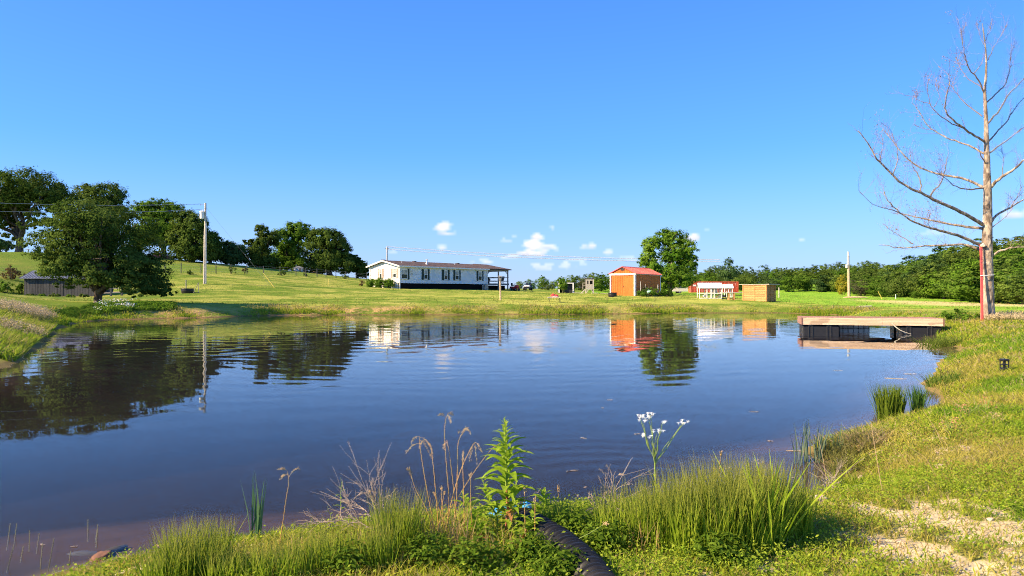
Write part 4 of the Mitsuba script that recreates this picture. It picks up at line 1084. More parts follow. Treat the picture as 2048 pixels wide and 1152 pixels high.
plain('white_sheet', (.82, .82, .84), .45)
D = 76; zg = gz(P(1420, 0, D)[0], D); ze_, zt_ = H + (HOR - 576) * D / F, H + (HOR - 566.5) * D / F
k, fr, L = coop('long white framed chicken coop with white pitched roof', 1399, 1442, D, zt_, ze_, 1.5, zg, 3)
part(k, 'nest_box', MB().box((L * .68, .5, zg + (ze_ - zg) * .72), (.62, .7, (ze_ - zg) * .42), fr), 'weathered_ply')
part(k, 'door', MB().box((L * .52, -.03, zg + (ze_ - zg) * .45), (.12, .05, (ze_ - zg) * .9), fr), 'white_paint')
part(k, 'ramp', MB().beam((L * .75, .3, zg + .05), (L * .95, .4, zg + .5), .3, .04, fr), 'fresh_lumber')
for i, (u, v, lab) in enumerate([(.25, .4, 'small white hen standing at the left end of the long coop')]):
    c = fr(np.array([[L * u, v, zg]]))[0]; k2 = thing('white_hen', lab, 'hen')
    m = trimesh.creation.icosphere(subdivisions=2); V = np.array(m.vertices) * [.17, .11, .13]; V[:, 2] += .10 * np.clip(V[:, 0] - .02, 0, 1) + .25; V[:, 2] += .5 * np.clip(-V[:, 0] - .08, 0, 1)
    h = trimesh.creation.icosphere(subdivisions=1); V2 = np.array(h.vertices) * [.05, .045, .055] + [.19, 0, .44]
    neck, nf = tube_arrays([(.11, 0, .28), (.16, 0, .36), (.19, 0, .43)], [.085, .06, .045], 8)
    part(k2, 'body', MB().add(V + c, m.faces).add(V2 + c, h.faces).add(neck + c, nf), 'white_paint', smooth=60)
    part(k2, 'comb', MB().box(c + [.2, 0, .51], (.07, .015, .04)), 'red_plastic'); part(k2, 'beak', MB().tube([c + [.23, 0, .44], c + [.28, 0, .43]], [.015, .003], 5), 'yellow_plastic')
    for s in (-.04, .04):
        part(k2, 'leg', MB().tube([c + [0, s, .16], c + [.01, s, .02], c + [.07, s, .01]], .012, 5), 'yellow_plastic')
D = 83; zg2 = gz(P(1458, 0, D)[0], D)
coop('small white coop with pitched roof behind the right end of the long coop', 1449, 1464.5, D, H + (HOR - 569) * D / F, H + (HOR - 576) * D / F, 1.3, zg2, 2)
# rough work bench between the coop and the pallet shed
D = 73; zg = gz(P(1460, 0, D)[0], D); zt = H + (HOR - 585) * D / F
k = thing('work_bench', 'long pale plank bench on wooden legs between the coop and the board shed', 'bench')
xa, xb = P(1441, 0, D)[0], P(1486.5, 0, D)[0]
part(k, 'top', MB().box(((xa + xb) / 2, D, zt), (xb - xa, .5, .07)), 'weathered_ply')
for px in (1457, 1467.5):
    for v in (-.18, .18):
        part(k, 'leg', MB().box((P(px, 0, D)[0], D + v, (zg + zt) / 2 - .05), (.11, .09, zt - zg), ), 'fresh_lumber')
part(k, 'shelf', MB().box((P(1462, 0, D)[0], D, zg + .12), (.5, .42, .05)), 'fresh_lumber')
g = thing('folded_chair', 'dark folded chair standing under the bench left of its wooden legs', 'chair')
xx = P(1450, 0, D)[0]; part(g, 'frame', MB().beam((xx - .2, D + .3, zg), (xx - .15, D + .3, zt - .1), .04).beam((xx + .2, D + .3, zg), (xx + .15, D + .3, zt - .1), .04).beam((xx - .2, D + .3, zg + .1), (xx + .2, D + .3, zg + .1), .04), 'dark_metal'); part(g, 'seat', MB().box((xx, D + .3, zg + .38), (.38, .08, .2)), 'dark_metal')

# small shed of raw boards
o = np.array([23.47, 70.0]); fd = np.array([-1.57, 2.0]) / 2.54; Lf, Ls = 2.54, 1.41
bf = frame((o[0], o[1], 0), (.787, .617))                 # u along the side, v along the front to the left
zg = gz(23.2, 71.2) - .04; zt = H + (HOR - 570) * 71 / F
k = thing('board_shed', 'small shed of raw horizontal boards with a flat roof', 'shed')
part(k, 'core', MB().box((Ls / 2, Lf / 2, (zg + zt) / 2), (Ls - .12, Lf - .12, zt - zg - .05), bf), 'dark_timber')
nb = 7; rng = np.random.default_rng(6)
for i in range(nb):
    h = (zt - zg) / nb
    for j in range(2):
        part(k, 'front_board', MB().box((rng.uniform(-.008, .008) + .01, Lf * (.25 + .5 * j), zg + h * (i + .5)), (.04, Lf / 2 - .1, h - .02), bf, rx=rng.uniform(-.006, .006)), ['fresh_lumber', 'fresh_lumber_dark', 'fresh_lumber'][(i * 2 + j) % 3])
    part(k, 'side_board', MB().box((Ls / 2, rng.uniform(-.008, .008) + .01, zg + h * (i + .5)), (Ls - .1, .04, h - .02), bf), 'fresh_lumber_dark')
for v in (.05, Lf / 2, Lf - .05):
    part(k, 'batten', MB().box((-.035, v, (zg + zt) / 2), (.05, .11, zt - zg), bf), 'fresh_lumber')
for u in (.05, Ls / 2, Ls - .05):
    part(k, 'batten', MB().box((u, -.035, (zg + zt) / 2), (.11, .05, zt - zg), bf), 'fresh_lumber_dark')
part(k, 'side_rail', MB().box((Ls / 2, -.04, (zg + zt) / 2), (Ls - .2, .04, .1), bf), 'fresh_lumber_dark')
m = MB(); m.prism([(-.35, zt + .09), (Lf * .5, zt + .06), (Lf + .35, zt + .10), (Lf + .35, zt + .04), (Lf * .5, zt + .005), (-.35, zt + .03)], -.12, Ls + .18, bf, axis='x'); part(k, 'roof', m, 'weathered_ply')
g = G(1558, 88); stick('field_post', 'pale thin post in the field just right of the board shed', g - [0, 0, .2], P(1558, 575, 88), .06, 'weathered_ply', 'post')

# old plank barn at the left
D = 75; k = thing('old_barn', 'old grey plank barn with tin roof half hidden by the broad dark tree', 'barn')
x0, x1 = P(48, 0, D)[0], P(186, 0, D)[0]; zg = gz((x0 + x1) / 2, D) - .1; ze_, zt_ = H + 31.5 * D / F, H + 46 * D / F; dp = 4.0
ba = frame((x0, D, 0), (1, .03)); L = x1 - x0
part(k, 'core', MB().box((L / 2, dp / 2, (zg + ze_) / 2), (L - .1, dp - .1, ze_ - zg), ba).prism([(.05, ze_ - .02), (dp / 2, zt_ - .05), (dp - .05, ze_ - .02)], .05, L - .05, ba, axis='x'), 'dark_timber')
nb = 25; rng = np.random.default_rng(8)
for i in range(nb):
    w_ = L / nb
    part(k, 'wall_board', MB().box((w_ * (i + .5), rng.uniform(0, .03), (zg + ze_) / 2 + rng.uniform(-.05, .02)), (w_ - rng.uniform(.012, .05), .035, ze_ - zg), ba, rz=0), 'old_board')
m = MB()
for s in (0, 1):
    pr = [(-.28, ze_ - .10), (dp / 2, zt_), (dp / 2, zt_ + .05), (-.28, ze_ - .05)]
    m.prism([(p if not s else dp - p, z) for p, z in pr], -.3, L + .3, ba, axis='x')
rf = part(k, 'roof', m, 'tin_roof')
m = MB()
for i in range(26):
    u = -.28 + (L + .56) * i / 25; m.beam((u, -.27, ze_ - .03), (u, dp / 2, zt_ + .06), .04, .04, ba)
part(rf, 'roof_rib', m, 'tin_roof', kind='stuff')
rng = np.random.default_rng(14)
for i, px in enumerate([60, 84, 110, 140, 168]):
    g = G(px, 73.6); bush('barn_weeds', ['dark weeds at the left foot of the old barn', 'second weed clump from the left along the barn wall', 'dark weeds at the middle of the barn wall', 'fourth weed clump along the barn wall', 'weeds at the right end of the barn wall'][i], g, (.55, .3, .17), 'leaf_green' if i % 2 else 'leaf_olive', 500, .16, 100 + i, 'weeds')
for px, D, r, h, lab in [(22, 84, 1.3, .8, 'reddish green bush left of the old barn'), (12, 76, 1.0, .7, 'bush at the left edge of the lawn by the barn'), (44, 77, .6, .6, 'pale weedy bush at the barn left corner')]:
    g = G(px, D); bush('meadow_bush', lab, g, (r, r, h), 'leaf_red' if px == 22 else 'leaf_green', 900, .18, px + 5)
# corral rails right of the barn
D = 74; k = thing('corral_fence', 'old wooden corral rails right of the broad tree trunk', 'fence')
for px in (203, 222, 244):
    g = G(px, D); part(k, 'post', MB().box(g + [0, 0, .42], (.14, .14, 1.0)), 'old_board')
for z in (.35, .75):
    a, b = G(198, D), G(247, D); part(k, 'rail', MB().beam(a + [0, 0, z], b + [0, 0, z], .05, .12), 'grey_wood')

# pasture fence on the hill
k = thing('pasture_fence', 'wire pasture fence on thin posts along the hillside above the mown lawn', 'fence')
fp = [(330, 95), (362, 96.5), (402, 99.5), (432, 102), (462, 104.5), (494, 107), (527, 110), (560, 113), (592, 116.5), (612, 118.5), (634, 121), (652, 123), (672, 124.5), (692, 126), (712, 127), (733, 128)]
fp = [(-60, 80), (-20, 82), (20, 84), (60, 86), (100, 88), (300, 94)] + fp
tops = []
rng = np.random.default_rng(21)
for px, D in fp:
    g = G(px, D); h = 1.25 + rng.uniform(-.1, .15); lean = rng.uniform(-.05, .05)
    part(k, 'post', MB().tube([g - [0, 0, .3], g + [lean, 0, h]], [.065, .055], 6), 'old_board'); tops.append((g, h))
m = MB()
for z in (.3, .6, .9, 1.15):
    m.tube([g + [0, -.06, z] for g, h in tops], .008, 3)
part(k, 'wire', m, 'grey_metal', kind='stuff')
for i, (px, D, r, h, lab) in enumerate([(380, 96, .5, .5, 'small dark thistle clump on the fence line left of the pole'), (462, 104, .8, 1.0, 'shrub growing on the fence line right of the pole'), (490, 107, .4, .8, 'thin reddish weed on the fence line'), (564, 113, .9, .75, 'round bush on the fence line below the ridge clump'), (690, 126, .7, .6, 'small bush on the fence line near the house'), (610, 119, .5, .5, 'low weed on the fence line below the dark olive tree')]):
    g = G(px, D); bush('fence_bush', lab, g, (r, r, h * .6), 'leaf_olive' if i != 2 else 'leaf_red', 420, .15, 130 + i)
# far things on the crest
def hut(name, label, px, D, w, h, wall, roof, cat):
    g = G(px, D); k = thing(name, label, cat)
    part(k, 'wall', MB().box(g + [0, 0, h / 2 - .1], (w, w * .7, h)), wall)
    part(k, 'roof', MB().prism([(g[0] - w / 2 - .2, g[2] + h - .12), (g[0] + w / 2 + .2, g[2] + h - .12), (g[0], g[2] + h + w * .16)], D - w * .4, D + w * .4), roof)
    part(k, 'door', MB().box(g + [w * .2, -w * .352, h * .4], (w * .25, .03, h * .75)), 'grey_wood')


hut('feed_hut', 'pale hut with a shallow roof under the ridge clump trees', 598, 137, 1.6, .75, 'white_paint', 'grey_metal', 'hut')
hut('red_hut', 'reddish hut on the crest below the green topped tree', 323, 129, 3.4, .6, 'brick_tone', 'red_roof', 'hut')
hut('pink_hut', 'faded red hut behind the fence under the dark olive tree', 630, 139, 1.6, .55, 'pink_cloth', 'white_paint', 'hut')
plain('brick_tone', (.40, .17, .12), .8)
g = G(56, 128); k = thing('crest_marker', 'thin post with a crossbar on the hill crest right of the oak', 'post')
part(k, 'post', MB().tube([g - [0, 0, .2], g + [0, 0, 1.4]], .06, 6), 'grey_wood'); part(k, 'crossbar', MB().box(g + [-.1, 0, 1.3], (.7, .06, .1)), 'grey_wood')

# power poles and wires
def pole(label, base, topp, D, r, mat, split=None):
    g = G(base, D); t = P(*topp, D); k = thing('power_pole', label, 'utility pole')
    part(k, 'shaft', MB().tube([g - [0, 0, .5], g * .5 + t * .5, t], [r, r * .9, r * .72], 10), mat, smooth=40)
    return k, g, t


k, g, t = pole('pale wooden power pole with transformer on the left lawn', 408.5, (410.5, 406), 85, .145, 'pole_wood')
part(k, 'ground_conduit', MB().box((g[0] + .22, g[1] - .1, g[2] + 3.4), (.09, .09, 6.8)), 'grey_metal')
tc = P(404.5, 430, 85) + [0, -.1, 0]
m = trimesh.creation.revolve(np.array([(0.01, -.42), (.2, -.42), (.24, -.36), (.24, .30), (.27, .32), (.27, .37), (.16, .45), (.01, .46)]), sections=16); tr = part(k, 'transformer', (m.vertices + tc, m.faces), 'white_paint', smooth=40)
for s in (-.1, .1):
    part(tr, 'bushing', MB().tube([tc + [s, 0, .42], tc + [s, 0, .62]], [.045, .03], 7), 'galvanised')
part(k, 'bracket', MB().box((tc + t * [1, 1, 0] + [0, .1, tc[2]]) * [.5, .5, .5] + [0, 0, 0], (.3, .06, .1)), 'dark_metal')
part(k, 'insulator', MB().tube([t + [-.02, 0, -.25], t + [-.55, 0, -.1], t + [-.6, 0, -.28]], [.03, .025, .05], 6), 'grey_metal')


def wire(label, a, b, sag, r=.02, mat='wire_grey'):
    k = thing('power_wire', label, 'wire'); tt = np.linspace(0, 1, 25)[:, None]
    p = np.asarray(a) * (1 - tt) + np.asarray(b) * tt; p[:, 2] -= (sag * 4 * tt * (1 - tt))[:, 0]
    return solo(k, MB().tube(p, r, 5), mat, smooth=True)


plain('wire_grey', (.30, .34, .40), .7)
wire('upper wire running left from the pale power pole', t + [-.55, 0, -.1], P(-120, 401, 62), .25, .022)
wire('lower wire running left from the transformer', tc + [-.1, 0, .6], P(-120, 418, 62), .3, .022)
gw = G(541, 86)
k = thing('guy_wire', 'thin guy wire with a yellow guard slanting to the lawn right of the pole', 'wire')
part(k, 'cable', MB().tube([t - [0, 0, .4], gw], .008, 5), 'grey_metal')
a, b = P(526, 545, 86), P(549, 571, 86); a = gw + (t - gw) * .0
e = (t - [0, 0, .4] - gw); e /= np.linalg.norm(e)
gg = G(549, 84.5); part(k, 'yellow_guard', MB().tube([gg, gg + (P(527, 546, 84.5) - gg) * [1, 1, 1]], [.05, .05], 7), 'yellow_plastic')
g = G(657, 95); stick('marker_stake', 'short yellowish marker stake alone on the upper lawn', g - [0, 0, .1], P(657, 557, 95), .035, 'yellow_plastic', 'stake')
D = 150; tb = P(774, 493, D); g = G(774, D)
k = thing('power_pole', 'slim grey power pole standing behind the white home', 'utility pole')
part(k, 'shaft', MB().tube([g - [0, 0, .5], tb], [.17, .13], 9), 'pole_wood', smooth=40); part(k, 'crossarm', MB().box(tb + [0, 0, -.35], (.9, .1, .12)), 'grey_wood')
k, g, t2 = pole('pale wooden power pole standing in the green field on the right', 1698, (1696.5, 504.5), 120, .22, 'pole_wood_tan')
part(k, 'meter_box', MB().box(t2 + [-.28, -.1, -2.2], (.24, .3, .62), bevel=.04), 'white_paint')
part(k, 'pole_cap', MB().tube([t2 - [0, 0, 2.2], t2 + [0, 0, .08]], [.185, .165], 10), 'galvanised', smooth=40)
wire('upper of the two wires over the white home roof', tb, P(1440, 519.5, 120), .55, .055)
wire('lower of the two wires over the white home roof', tb - [0, 0, .5], P(1440, 523.5, 120), .6, .055)
g = G(1711, 117); k = thing('dirt_patch', 'bare tan dirt patch at the foot of the field pole', 'dirt')
m = trimesh.creation.icosphere(subdivisions=3); solo(k, (np.array(m.vertices) * [1.9, 1.0, .16] + g + [0, 0, .02], m.faces), 'dirt_tan', smooth=True)
procm('dirt_tan', lambda p, n, uv: mix((.38, .27, .16), (.50, .38, .25), fbm(p.x * 3, p.y * 3, 1, 3)), rough=.95)
g = G(1764.5, 112); stick('guy_guard', 'slanting yellow guard of a guy wire in the field right of the pole', g, P(1756, 583, 112), .05, 'yellow_plastic', 'guy guard')
g = G(1791.5, 108); stick('marker_stake', 'short white marker stake in the field near the wood', g - [0, 0, .1], P(1791.5, 588.5, 108), .055, 'white_paint', 'stake')
k = thing('driftwood_board', 'pale board propped on a stub on the bank behind the dock', 'board')
D = 58; a = P(1718, 617.5, D); b = P(1743, 618.5, D); gb = gz(a[0], D)
part(k, 'plank', MB().beam((a[0], D, gb + .16), (b[0], D, gb + .20), .16, .06), 'weathered_ply'); part(k, 'stub', MB().box(((a[0] * .3 + b[0] * .7), D, gb + .05), (.12, .12, .25)), 'grey_wood')
# ------------------------------------------------------------------ the dock
procm('dock_board', lambda p, n, uv: mix((.56, .40, .26), (.70, .53, .37), smoothstep(.3, .7, fbm(p.x * 1.2, p.y * 1.2, p.z * 16, 3))) * (1 - .35 * smoothstep(.68, .74, noise(p.x * 2.2, p.z * 9, 4))), rough=.85)
procm('dock_edge', lambda p, n, uv: mix((.16, .085, .07), (.24, .14, .11), fbm(p.x * 3, p.y * 3, p.z * 9, 3)), rough=.85)
d0, d1 = P(1605, 0, 31)[:2], P(1886, 0, 29.5)[:2]
df = frame((d0[0], d0[1], 0), d1 - d0); DL = float(np.linalg.norm(d1 - d0)); DW = 2.4
zt, zb = .615, .325
dock = thing('floating_dock', 'wooden floating dock on black floats at the right bank', 'dock')
for k in range(2):
    part(dock, 'fascia_board', MB().box((DL * (.29 if k == 0 else .79), 0, (zt + zb) / 2), (DL * .58 - .004 if k == 0 else DL * .42 - .004, .045, zt - zb), df, bevel=.006), 'dock_board')
part(dock, 'back_board', MB().box((DL / 2, DW, (zt + zb) / 2), (DL, .045, zt - zb), df), 'dock_board')
for u in (-.0225, DL + .0225):
    part(dock, 'end_board', MB().box((u, DW / 2, (zt + zb) / 2 + .003), (.045, DW + .08, zt - zb), df), 'dock_edge')
rng = np.random.default_rng(3)
nb = 36
for i in range(nb):
    w_ = (DL - .01) / nb
    part(dock, 'deck_board', MB().box((.005 + w_ * (i + .5), DW / 2, zt - .016 + rng.uniform(-.002, .003)), (w_ - .012, DW - .06, .034), df), 'dock_edge')
for u in (DL * .27, DL * .5, DL * .72):
    part(dock, 'joist', MB().box((u, DW / 2, zb + .12), (.045, DW - .06, .22), df), 'dock_edge')


def dock_float(u0, u1, v0, v1):
    k = part(dock, 'float', MB().box(((u0 + u1) / 2, (v0 + v1) / 2, .06), (u1 - u0, v1 - v0, .50), df, bevel=.05), 'black_plastic')
    for t in (.2, .70):
        u = u0 + (u1 - u0) * t
        part(k, 'rib', MB().box((u - .07, v0 - .012, .06), (.035, .05, .44), df).box((u + .07, v0 - .012, .06), (.035, .05, .44), df).box((u, v0 - .012, .29), (.17, .05, .04), df), 'dark_metal')
        part(k, 'lug', MB().box((u, v0 + .08, .318), (.2, .14, .03), df), 'rubber')


dock_float(.02, 1.42, .06, 1.0); dock_float(.02, 1.42, 1.4, 2.35); dock_float(3.62, DL - .02, .06, 1.0); dock_float(3.62, DL - .02, 1.4, 2.35)
g = thing('wire_cage', 'grey panelled cage with dark grid bars hanging under the dock between the floats', 'cage')
part(g, 'back_panel', MB().box((2.05, 1.2, .14), (1.22, .03, .36), df), 'cage_grey'); plain('cage_grey', (.72, .73, .72), .6)
for i in range(7):
    part(g, 'bar', MB().box((1.45 + .2 * i, 1.17, .14), (.022, .03, .37), df), 'dark_metal')
part(g, 'cross_bar', MB().box((2.05, 1.165, .145), (1.22, .02, .022), df), 'dark_metal')
for i, (a, b, c) in enumerate([((3.3, -.03, .42), (3.5, -.2, .2), (3.78, -.1, .02)), ((3.35, -.03, .36), (3.52, -.25, .12), (3.95, -.2, .02))]):
    k = thing('mooring_rope', ['upper pale rope trailing from the dock board into the water', 'lower pale rope trailing from the dock board into the water'][i], 'rope')
    p = df(np.array([a, b, c])); t = np.linspace(0, 1, 14)[:, None]
    solo(k, MB().tube((1 - t) ** 2 * p[0] + 2 * t * (1 - t) * p[1] + t * t * p[2], .014, 6), 'rope_pale', smooth=True)
plain('rope_pale', (.42, .40, .33), .9)

# ------------------------------------------------------------------ the bare tree with a red pole
procm('dead_bark', lambda p, n, uv: mix(mix((.27, .215, .165), (.45, .38, .30), smoothstep(.35, .7, fbm(p.x * 8, p.y * 8, p.z * 3.2, 3))), (.12, .09, .07), smoothstep(.60, .68, noise(p.x * 9, p.y * 9, p.z * 4)) * .7), rough=.95, spec=.1,
      bump=lambda p, n, uv: fbm(p.x * 14, p.y * 14, p.z * 5, 3), bscale=.06, eps=4e-3)
procm('dead_twig', lambda p, n, uv: mix((.17, .125, .10), (.31, .235, .19), noise(p.x * 4, p.y * 4, p.z * 4)), rough=.95, spec=.1)
plain('dry_leaf', (.27, .19, .13), .8)
DT = 32.0; q_ = DT / F
rng = np.random.default_rng(101)
bt = thing('bare_tree', 'tall leafless tree with pale bark at the right edge of the pond', 'tree')
g = G(1976, DT)
trunk = [(1976, 650, 16.5), (1976, 640, 15), (1975, 615, 13.2), (1974.5, 570, 12.6), (1974, 520, 11.6), (1975, 470, 10), (1976, 430, 8.9), (1976, 380, 8), (1975, 345, 7), (1975, 310, 5.7), (1974, 280, 5), (1974, 250, 4.3), (1972.5, 215, 3.6), (1971, 180, 2.9), (1974, 150, 2.3), (1975, 120, 1.8), (1973, 90, 1.3), (1969, 60, 1.1), (1967, 45, .5)]
tp = np.array([P(a, b, DT) for a, b, r in trunk]); tp[0, 2] = g[2] - .3; tp[1, 2] = g[2] + .02
tp = np.vstack([np.column_stack([np.interp(np.linspace(0, 1, 60), np.linspace(0, 1, len(tp)), tp[:, i]) for i in range(3)])])
tr = np.interp(np.linspace(0, 1, 60), np.linspace(0, 1, len(trunk)), [r for a, b, r in trunk]) * q_ * .93
v, f = tube_arrays(tp, tr, 16)
v = v + ((meshkit.fbm(v * [5, 5, 2.5], 3, 4) - .5) * .05)[:, None] * np.array([1, 1, 0])
part(bt, 'trunk', (v, f), 'dead_bark', smooth=True)
BR = [  # limbs as the photograph shows them: points (column, row), thickness at the root, how far they reach towards (-) or away from (+) the camera
    ([(1966, 449), (1940, 434), (1918, 421), (1895, 411), (1872, 401), (1838, 384), (1803, 367), (1775, 338), (1752, 315), (1734, 281), (1717, 261)], 6.0, -1.6),
    ([(1840, 386), (1844, 373), (1838, 350), (1830, 338), (1823, 323), (1820, 306)], 2.4, .3), ([(1861, 395), (1868, 379), (1883, 367), (1892, 338), (1898, 304)], 2.6, -.5), ([(1786, 350), (1797, 321), (1795, 287), (1785, 265)], 1.8, .5), ([(1760, 322), (1768, 292), (1763, 269)], 1.3, 0.4),
    ([(1969, 375), (1929, 356), (1889, 350), (1855, 341), (1826, 327), (1803, 304), (1786, 281), (1770, 262)], 4.4, 1.6), ([(1967, 376), (1935, 379), (1912, 374), (1889, 354), (1872, 340)], 2.4, -1.0),
    ([(1966, 457), (1911, 451), (1873, 443), (1842, 436), (1812, 428), (1785, 426)], 4.4, 1.8), ([(1964, 491), (1926, 474), (1884, 462), (1850, 453), (1823, 441), (1806, 430), (1787, 413), (1773, 399), (1768, 384)], 5.2, -1.2),
    ([(1806, 428), (1777, 416), (1749, 411), (1731, 395), (1720, 384)], 1.6, -.6), ([(1963, 501), (1930, 488), (1892, 490), (1835, 493), (1793, 497), (1775, 491), (1758, 490)], 4.0, .9), ([(1827, 488), (1808, 476), (1781, 460), (1766, 447)], 1.5, .6),
    ([(1983, 374), (1993, 362), (2006, 352), (2025, 342), (2048, 321), (2085, 298)], 5.2, -1.2), ([(1984, 443), (1991, 430), (2018, 418), (2048, 399), (2080, 383)], 4.0, 1.4), ([(1983, 513), (1997, 502), (2022, 495), (2048, 494), (2085, 491)], 3.4, -1.0), ([(2022, 417), (2034, 396), (2046, 370)], 1.4, .4),
    ([(1971, 283), (1939, 264), (1922, 251), (1905, 237), (1890, 222), (1893, 196), (1902, 166), (1899, 149)], 3.6, -1.3), ([(1927, 255), (1900, 244), (1876, 227), (1861, 208), (1855, 176), (1859, 159)], 2.0, -.5), ([(1861, 207), (1845, 203), (1828, 192), (1810, 189)], 1.0, .3), ([(1869, 214), (1880, 198), (1878, 168)], 1.0, .4),
    ([(1970, 307), (1934, 288), (1900, 278), (1866, 259), (1846, 239), (1842, 225), (1825, 205)], 3.2, 1.2), ([(1864, 259), (1846, 257), (1829, 248)], 1.0, .3), ([(1966, 232), (1934, 208), (1905, 174), (1900, 168)], 2.0, 1.0),
    ([(1970, 185), (1958, 157), (1939, 135), (1929, 98), (1927, 76), (1925, 56)], 2.3, -.8), ([(1964, 173), (1934, 154), (1922, 135), (1913, 115)], 1.6, .8), ([(1949, 146), (1965, 128), (1972, 108)], 1.5, .2),
    ([(1975, 204), (2000, 182), (2014, 165), (2021, 142), (2024, 108), (2029, 91)], 2.2, .8), ([(1975, 249), (2002, 217), (2021, 186), (2048, 157), (2072, 138)], 2.8, -1.0), ([(1978, 283), (2014, 244), (2036, 210), (2048, 196), (2068, 176)], 2.5, .9), ([(1978, 307), (2007, 286), (2048, 254), (2078, 238)], 2.3, -.7),
    ([(1978, 120), (1992, 89), (2012, 59), (2018, 47)], 1.3, -.4), ([(1974, 80), (1985, 50), (1987, 36)], 1.0, .2), ([(1970, 88), (1961, 70), (1956, 44)], .9, .2), ([(1985, 455), (2005, 440), (2026, 418)], 1.4, -.6), ([(1975, 330), (1962, 310), (1957, 290)], 2.2, -.5), ([(2006, 352), (2008, 318), (2004, 296)], 1.4, .3)]
TW, LV = MB(), []


def twig(p, d, L, r, depth):
    n = 5; pts_ = [p]; d = d / np.linalg.norm(d)
    for i in range(n):
        d = d + rng.normal(size=3) * .16 + [0, 0, .10]; d /= np.linalg.norm(d); pts_.append(pts_[-1] + d * L / n)
    TW.tube(pts_, np.linspace(r, r * .35, n + 1), 4 if r > .008 else 3, cap=False)
    if rng.uniform() < .10 and p[0] < 19.5:
        for _ in range(rng.integers(4, 12)):
            LV.append(pts_[-1] + rng.normal(size=3) * .12)
    if depth:
        for i in range(2, n + 1):
            if rng.uniform() < .7:
                e = d + rng.normal(size=3) * .75
                twig(pts_[i], e, L * rng.uniform(.35, .65), r * .6, depth - 1)


for pl, r0, off in BR:
    pl = np.array(pl, float); s = np.concatenate([[0], np.cumsum(np.linalg.norm(np.diff(pl, axis=0), axis=1))]); s /= s[-1]
    n = max(8, len(pl) * 3); tt = np.linspace(0, 1, n)
    pp = np.column_stack([np.interp(tt, s, pl[:, 0]), np.interp(tt, s, pl[:, 1])])
    kk = np.array([.25, .5, .25]); pp[1:-1] = np.column_stack([np.convolve(pp[:, i], kk, 'valid') for i in range(2)])
    dd = DT + off * tt ** .8
    W = np.array([P(a, b, D) for (a, b), D in zip(pp, dd)])
    W[1:-1] += rng.normal(size=(n - 2, 3)) * .012
    part(bt, 'branch', MB().tube(W, np.maximum(.45, r0 * .66 * np.linspace(1, .2, n)) * q_, 8 if r0 > 2 else 6), 'dead_bark' if r0 > 3 else 'dead_twig', smooth=True)
    length = np.linalg.norm(np.diff(W, axis=0), axis=1).sum()
    for i in range(int(length * 4.6) + 3):
        j = rng.integers(n // 4, n); t_ = W[min(j + 1, n - 1)] - W[j - 1]
        twig(W[j], t_ / (np.linalg.norm(t_) + 1e-9) * .6 + rng.normal(size=3) * .7 + [0, 0, .75], rng.uniform(.35, 1.15) * min(1, .25 + length / 4), rng.uniform(.004, .0085), 1 if rng.uniform() < .75 else 2)
part(bt, 'twig', TW, 'dead_twig', kind='stuff')
LV = np.array(LV); v, f = quads_from(LV, rng.normal(size=LV.shape), .055 * rng.uniform(.6, 1.4, len(LV)), rng); part(bt, 'withered_leaf', (v, f), 'dry_leaf', kind='stuff')
k = thing('red_pole', 'long red painted pole leaning against the bare tree trunk', 'pole')
a, b = P(1964, 642, DT - .5), P(1962.5, 489, DT - .15); a[2] = gz(a[0], a[1]) - .03
part(k, 'shaft', MB().beam(a, b, .085, .06), 'red_pole_paint'); plain('red_pole_paint', (.60, .10, .09), .5)
part(k, 'strap', MB().tube([P(1961, 551, DT - .33), P(1970, 551, DT - .36)], .02, 6).tube([P(1970, 551, DT - .36), P(1988, 550, DT - .24)], .02, 6), 'white_paint')
k = thing('burlap_wrap', 'torn pale cloth wrapped round the bare trunk where the red pole ends', 'cloth')
c = P(1966, 492, DT - .2); solo(k, rag('', c, np.array([.10, .09, .10]), '', 12), 'burlap', smooth=50); plain('burlap', (.62, .52, .40), .95)

# black cage lantern on the right bank
k = thing('cage_lantern', 'small black wire cage lantern standing in the grass on the right bank', 'lantern')
c = G(2008, 12.6) + [0, 0, .035]; D = 12.6
part(k, 'base', MB().box(c + [0, 0, .03], (.11, .11, .06), bevel=.015), 'black_plastic'); part(k, 'cap', MB().box(c + [0, 0, .185], (.12, .12, .035), bevel=.012), 'black_plastic')
for i in range(4):
    a = math.pi / 4 + i * math.pi / 2; part(k, 'bar', MB().tube([c + [.06 * math.cos(a), .06 * math.sin(a), .04], c + [.06 * math.cos(a), .06 * math.sin(a), .18]], .009, 5), 'black_plastic')
part(k, 'ring', MB().box(c + [0, 0, .11], (.105, .105, .012)), 'black_plastic'); part(k, 'core', MB().tube([c + [0, 0, .05], c + [0, 0, .17]], .022, 8), 'dark_metal')

# rocks
procm('tan_rock', lambda p, n, uv: mix((.42, .31, .21), (.62, .50, .38), fbm(p.x * 14, p.y * 14, p.z * 14, 3)), rough=.95)


def rock(name, label, c, s, seed, mat='tan_rock', group=None):
    m = trimesh.creation.icosphere(subdivisions=3); v = np.array(m.vertices)
    v = v * (1 + .8 * (meshkit.fbm(v * 1.4 + seed * 3.1, 3, seed) - .5))[:, None]; v = np.sign(v) * np.abs(v) ** .85 * s
    k = thing(name, label, 'rock', group); solo(k, (v @ rot('z', seed * 1.3).T + c, m.faces), mat, smooth=40)


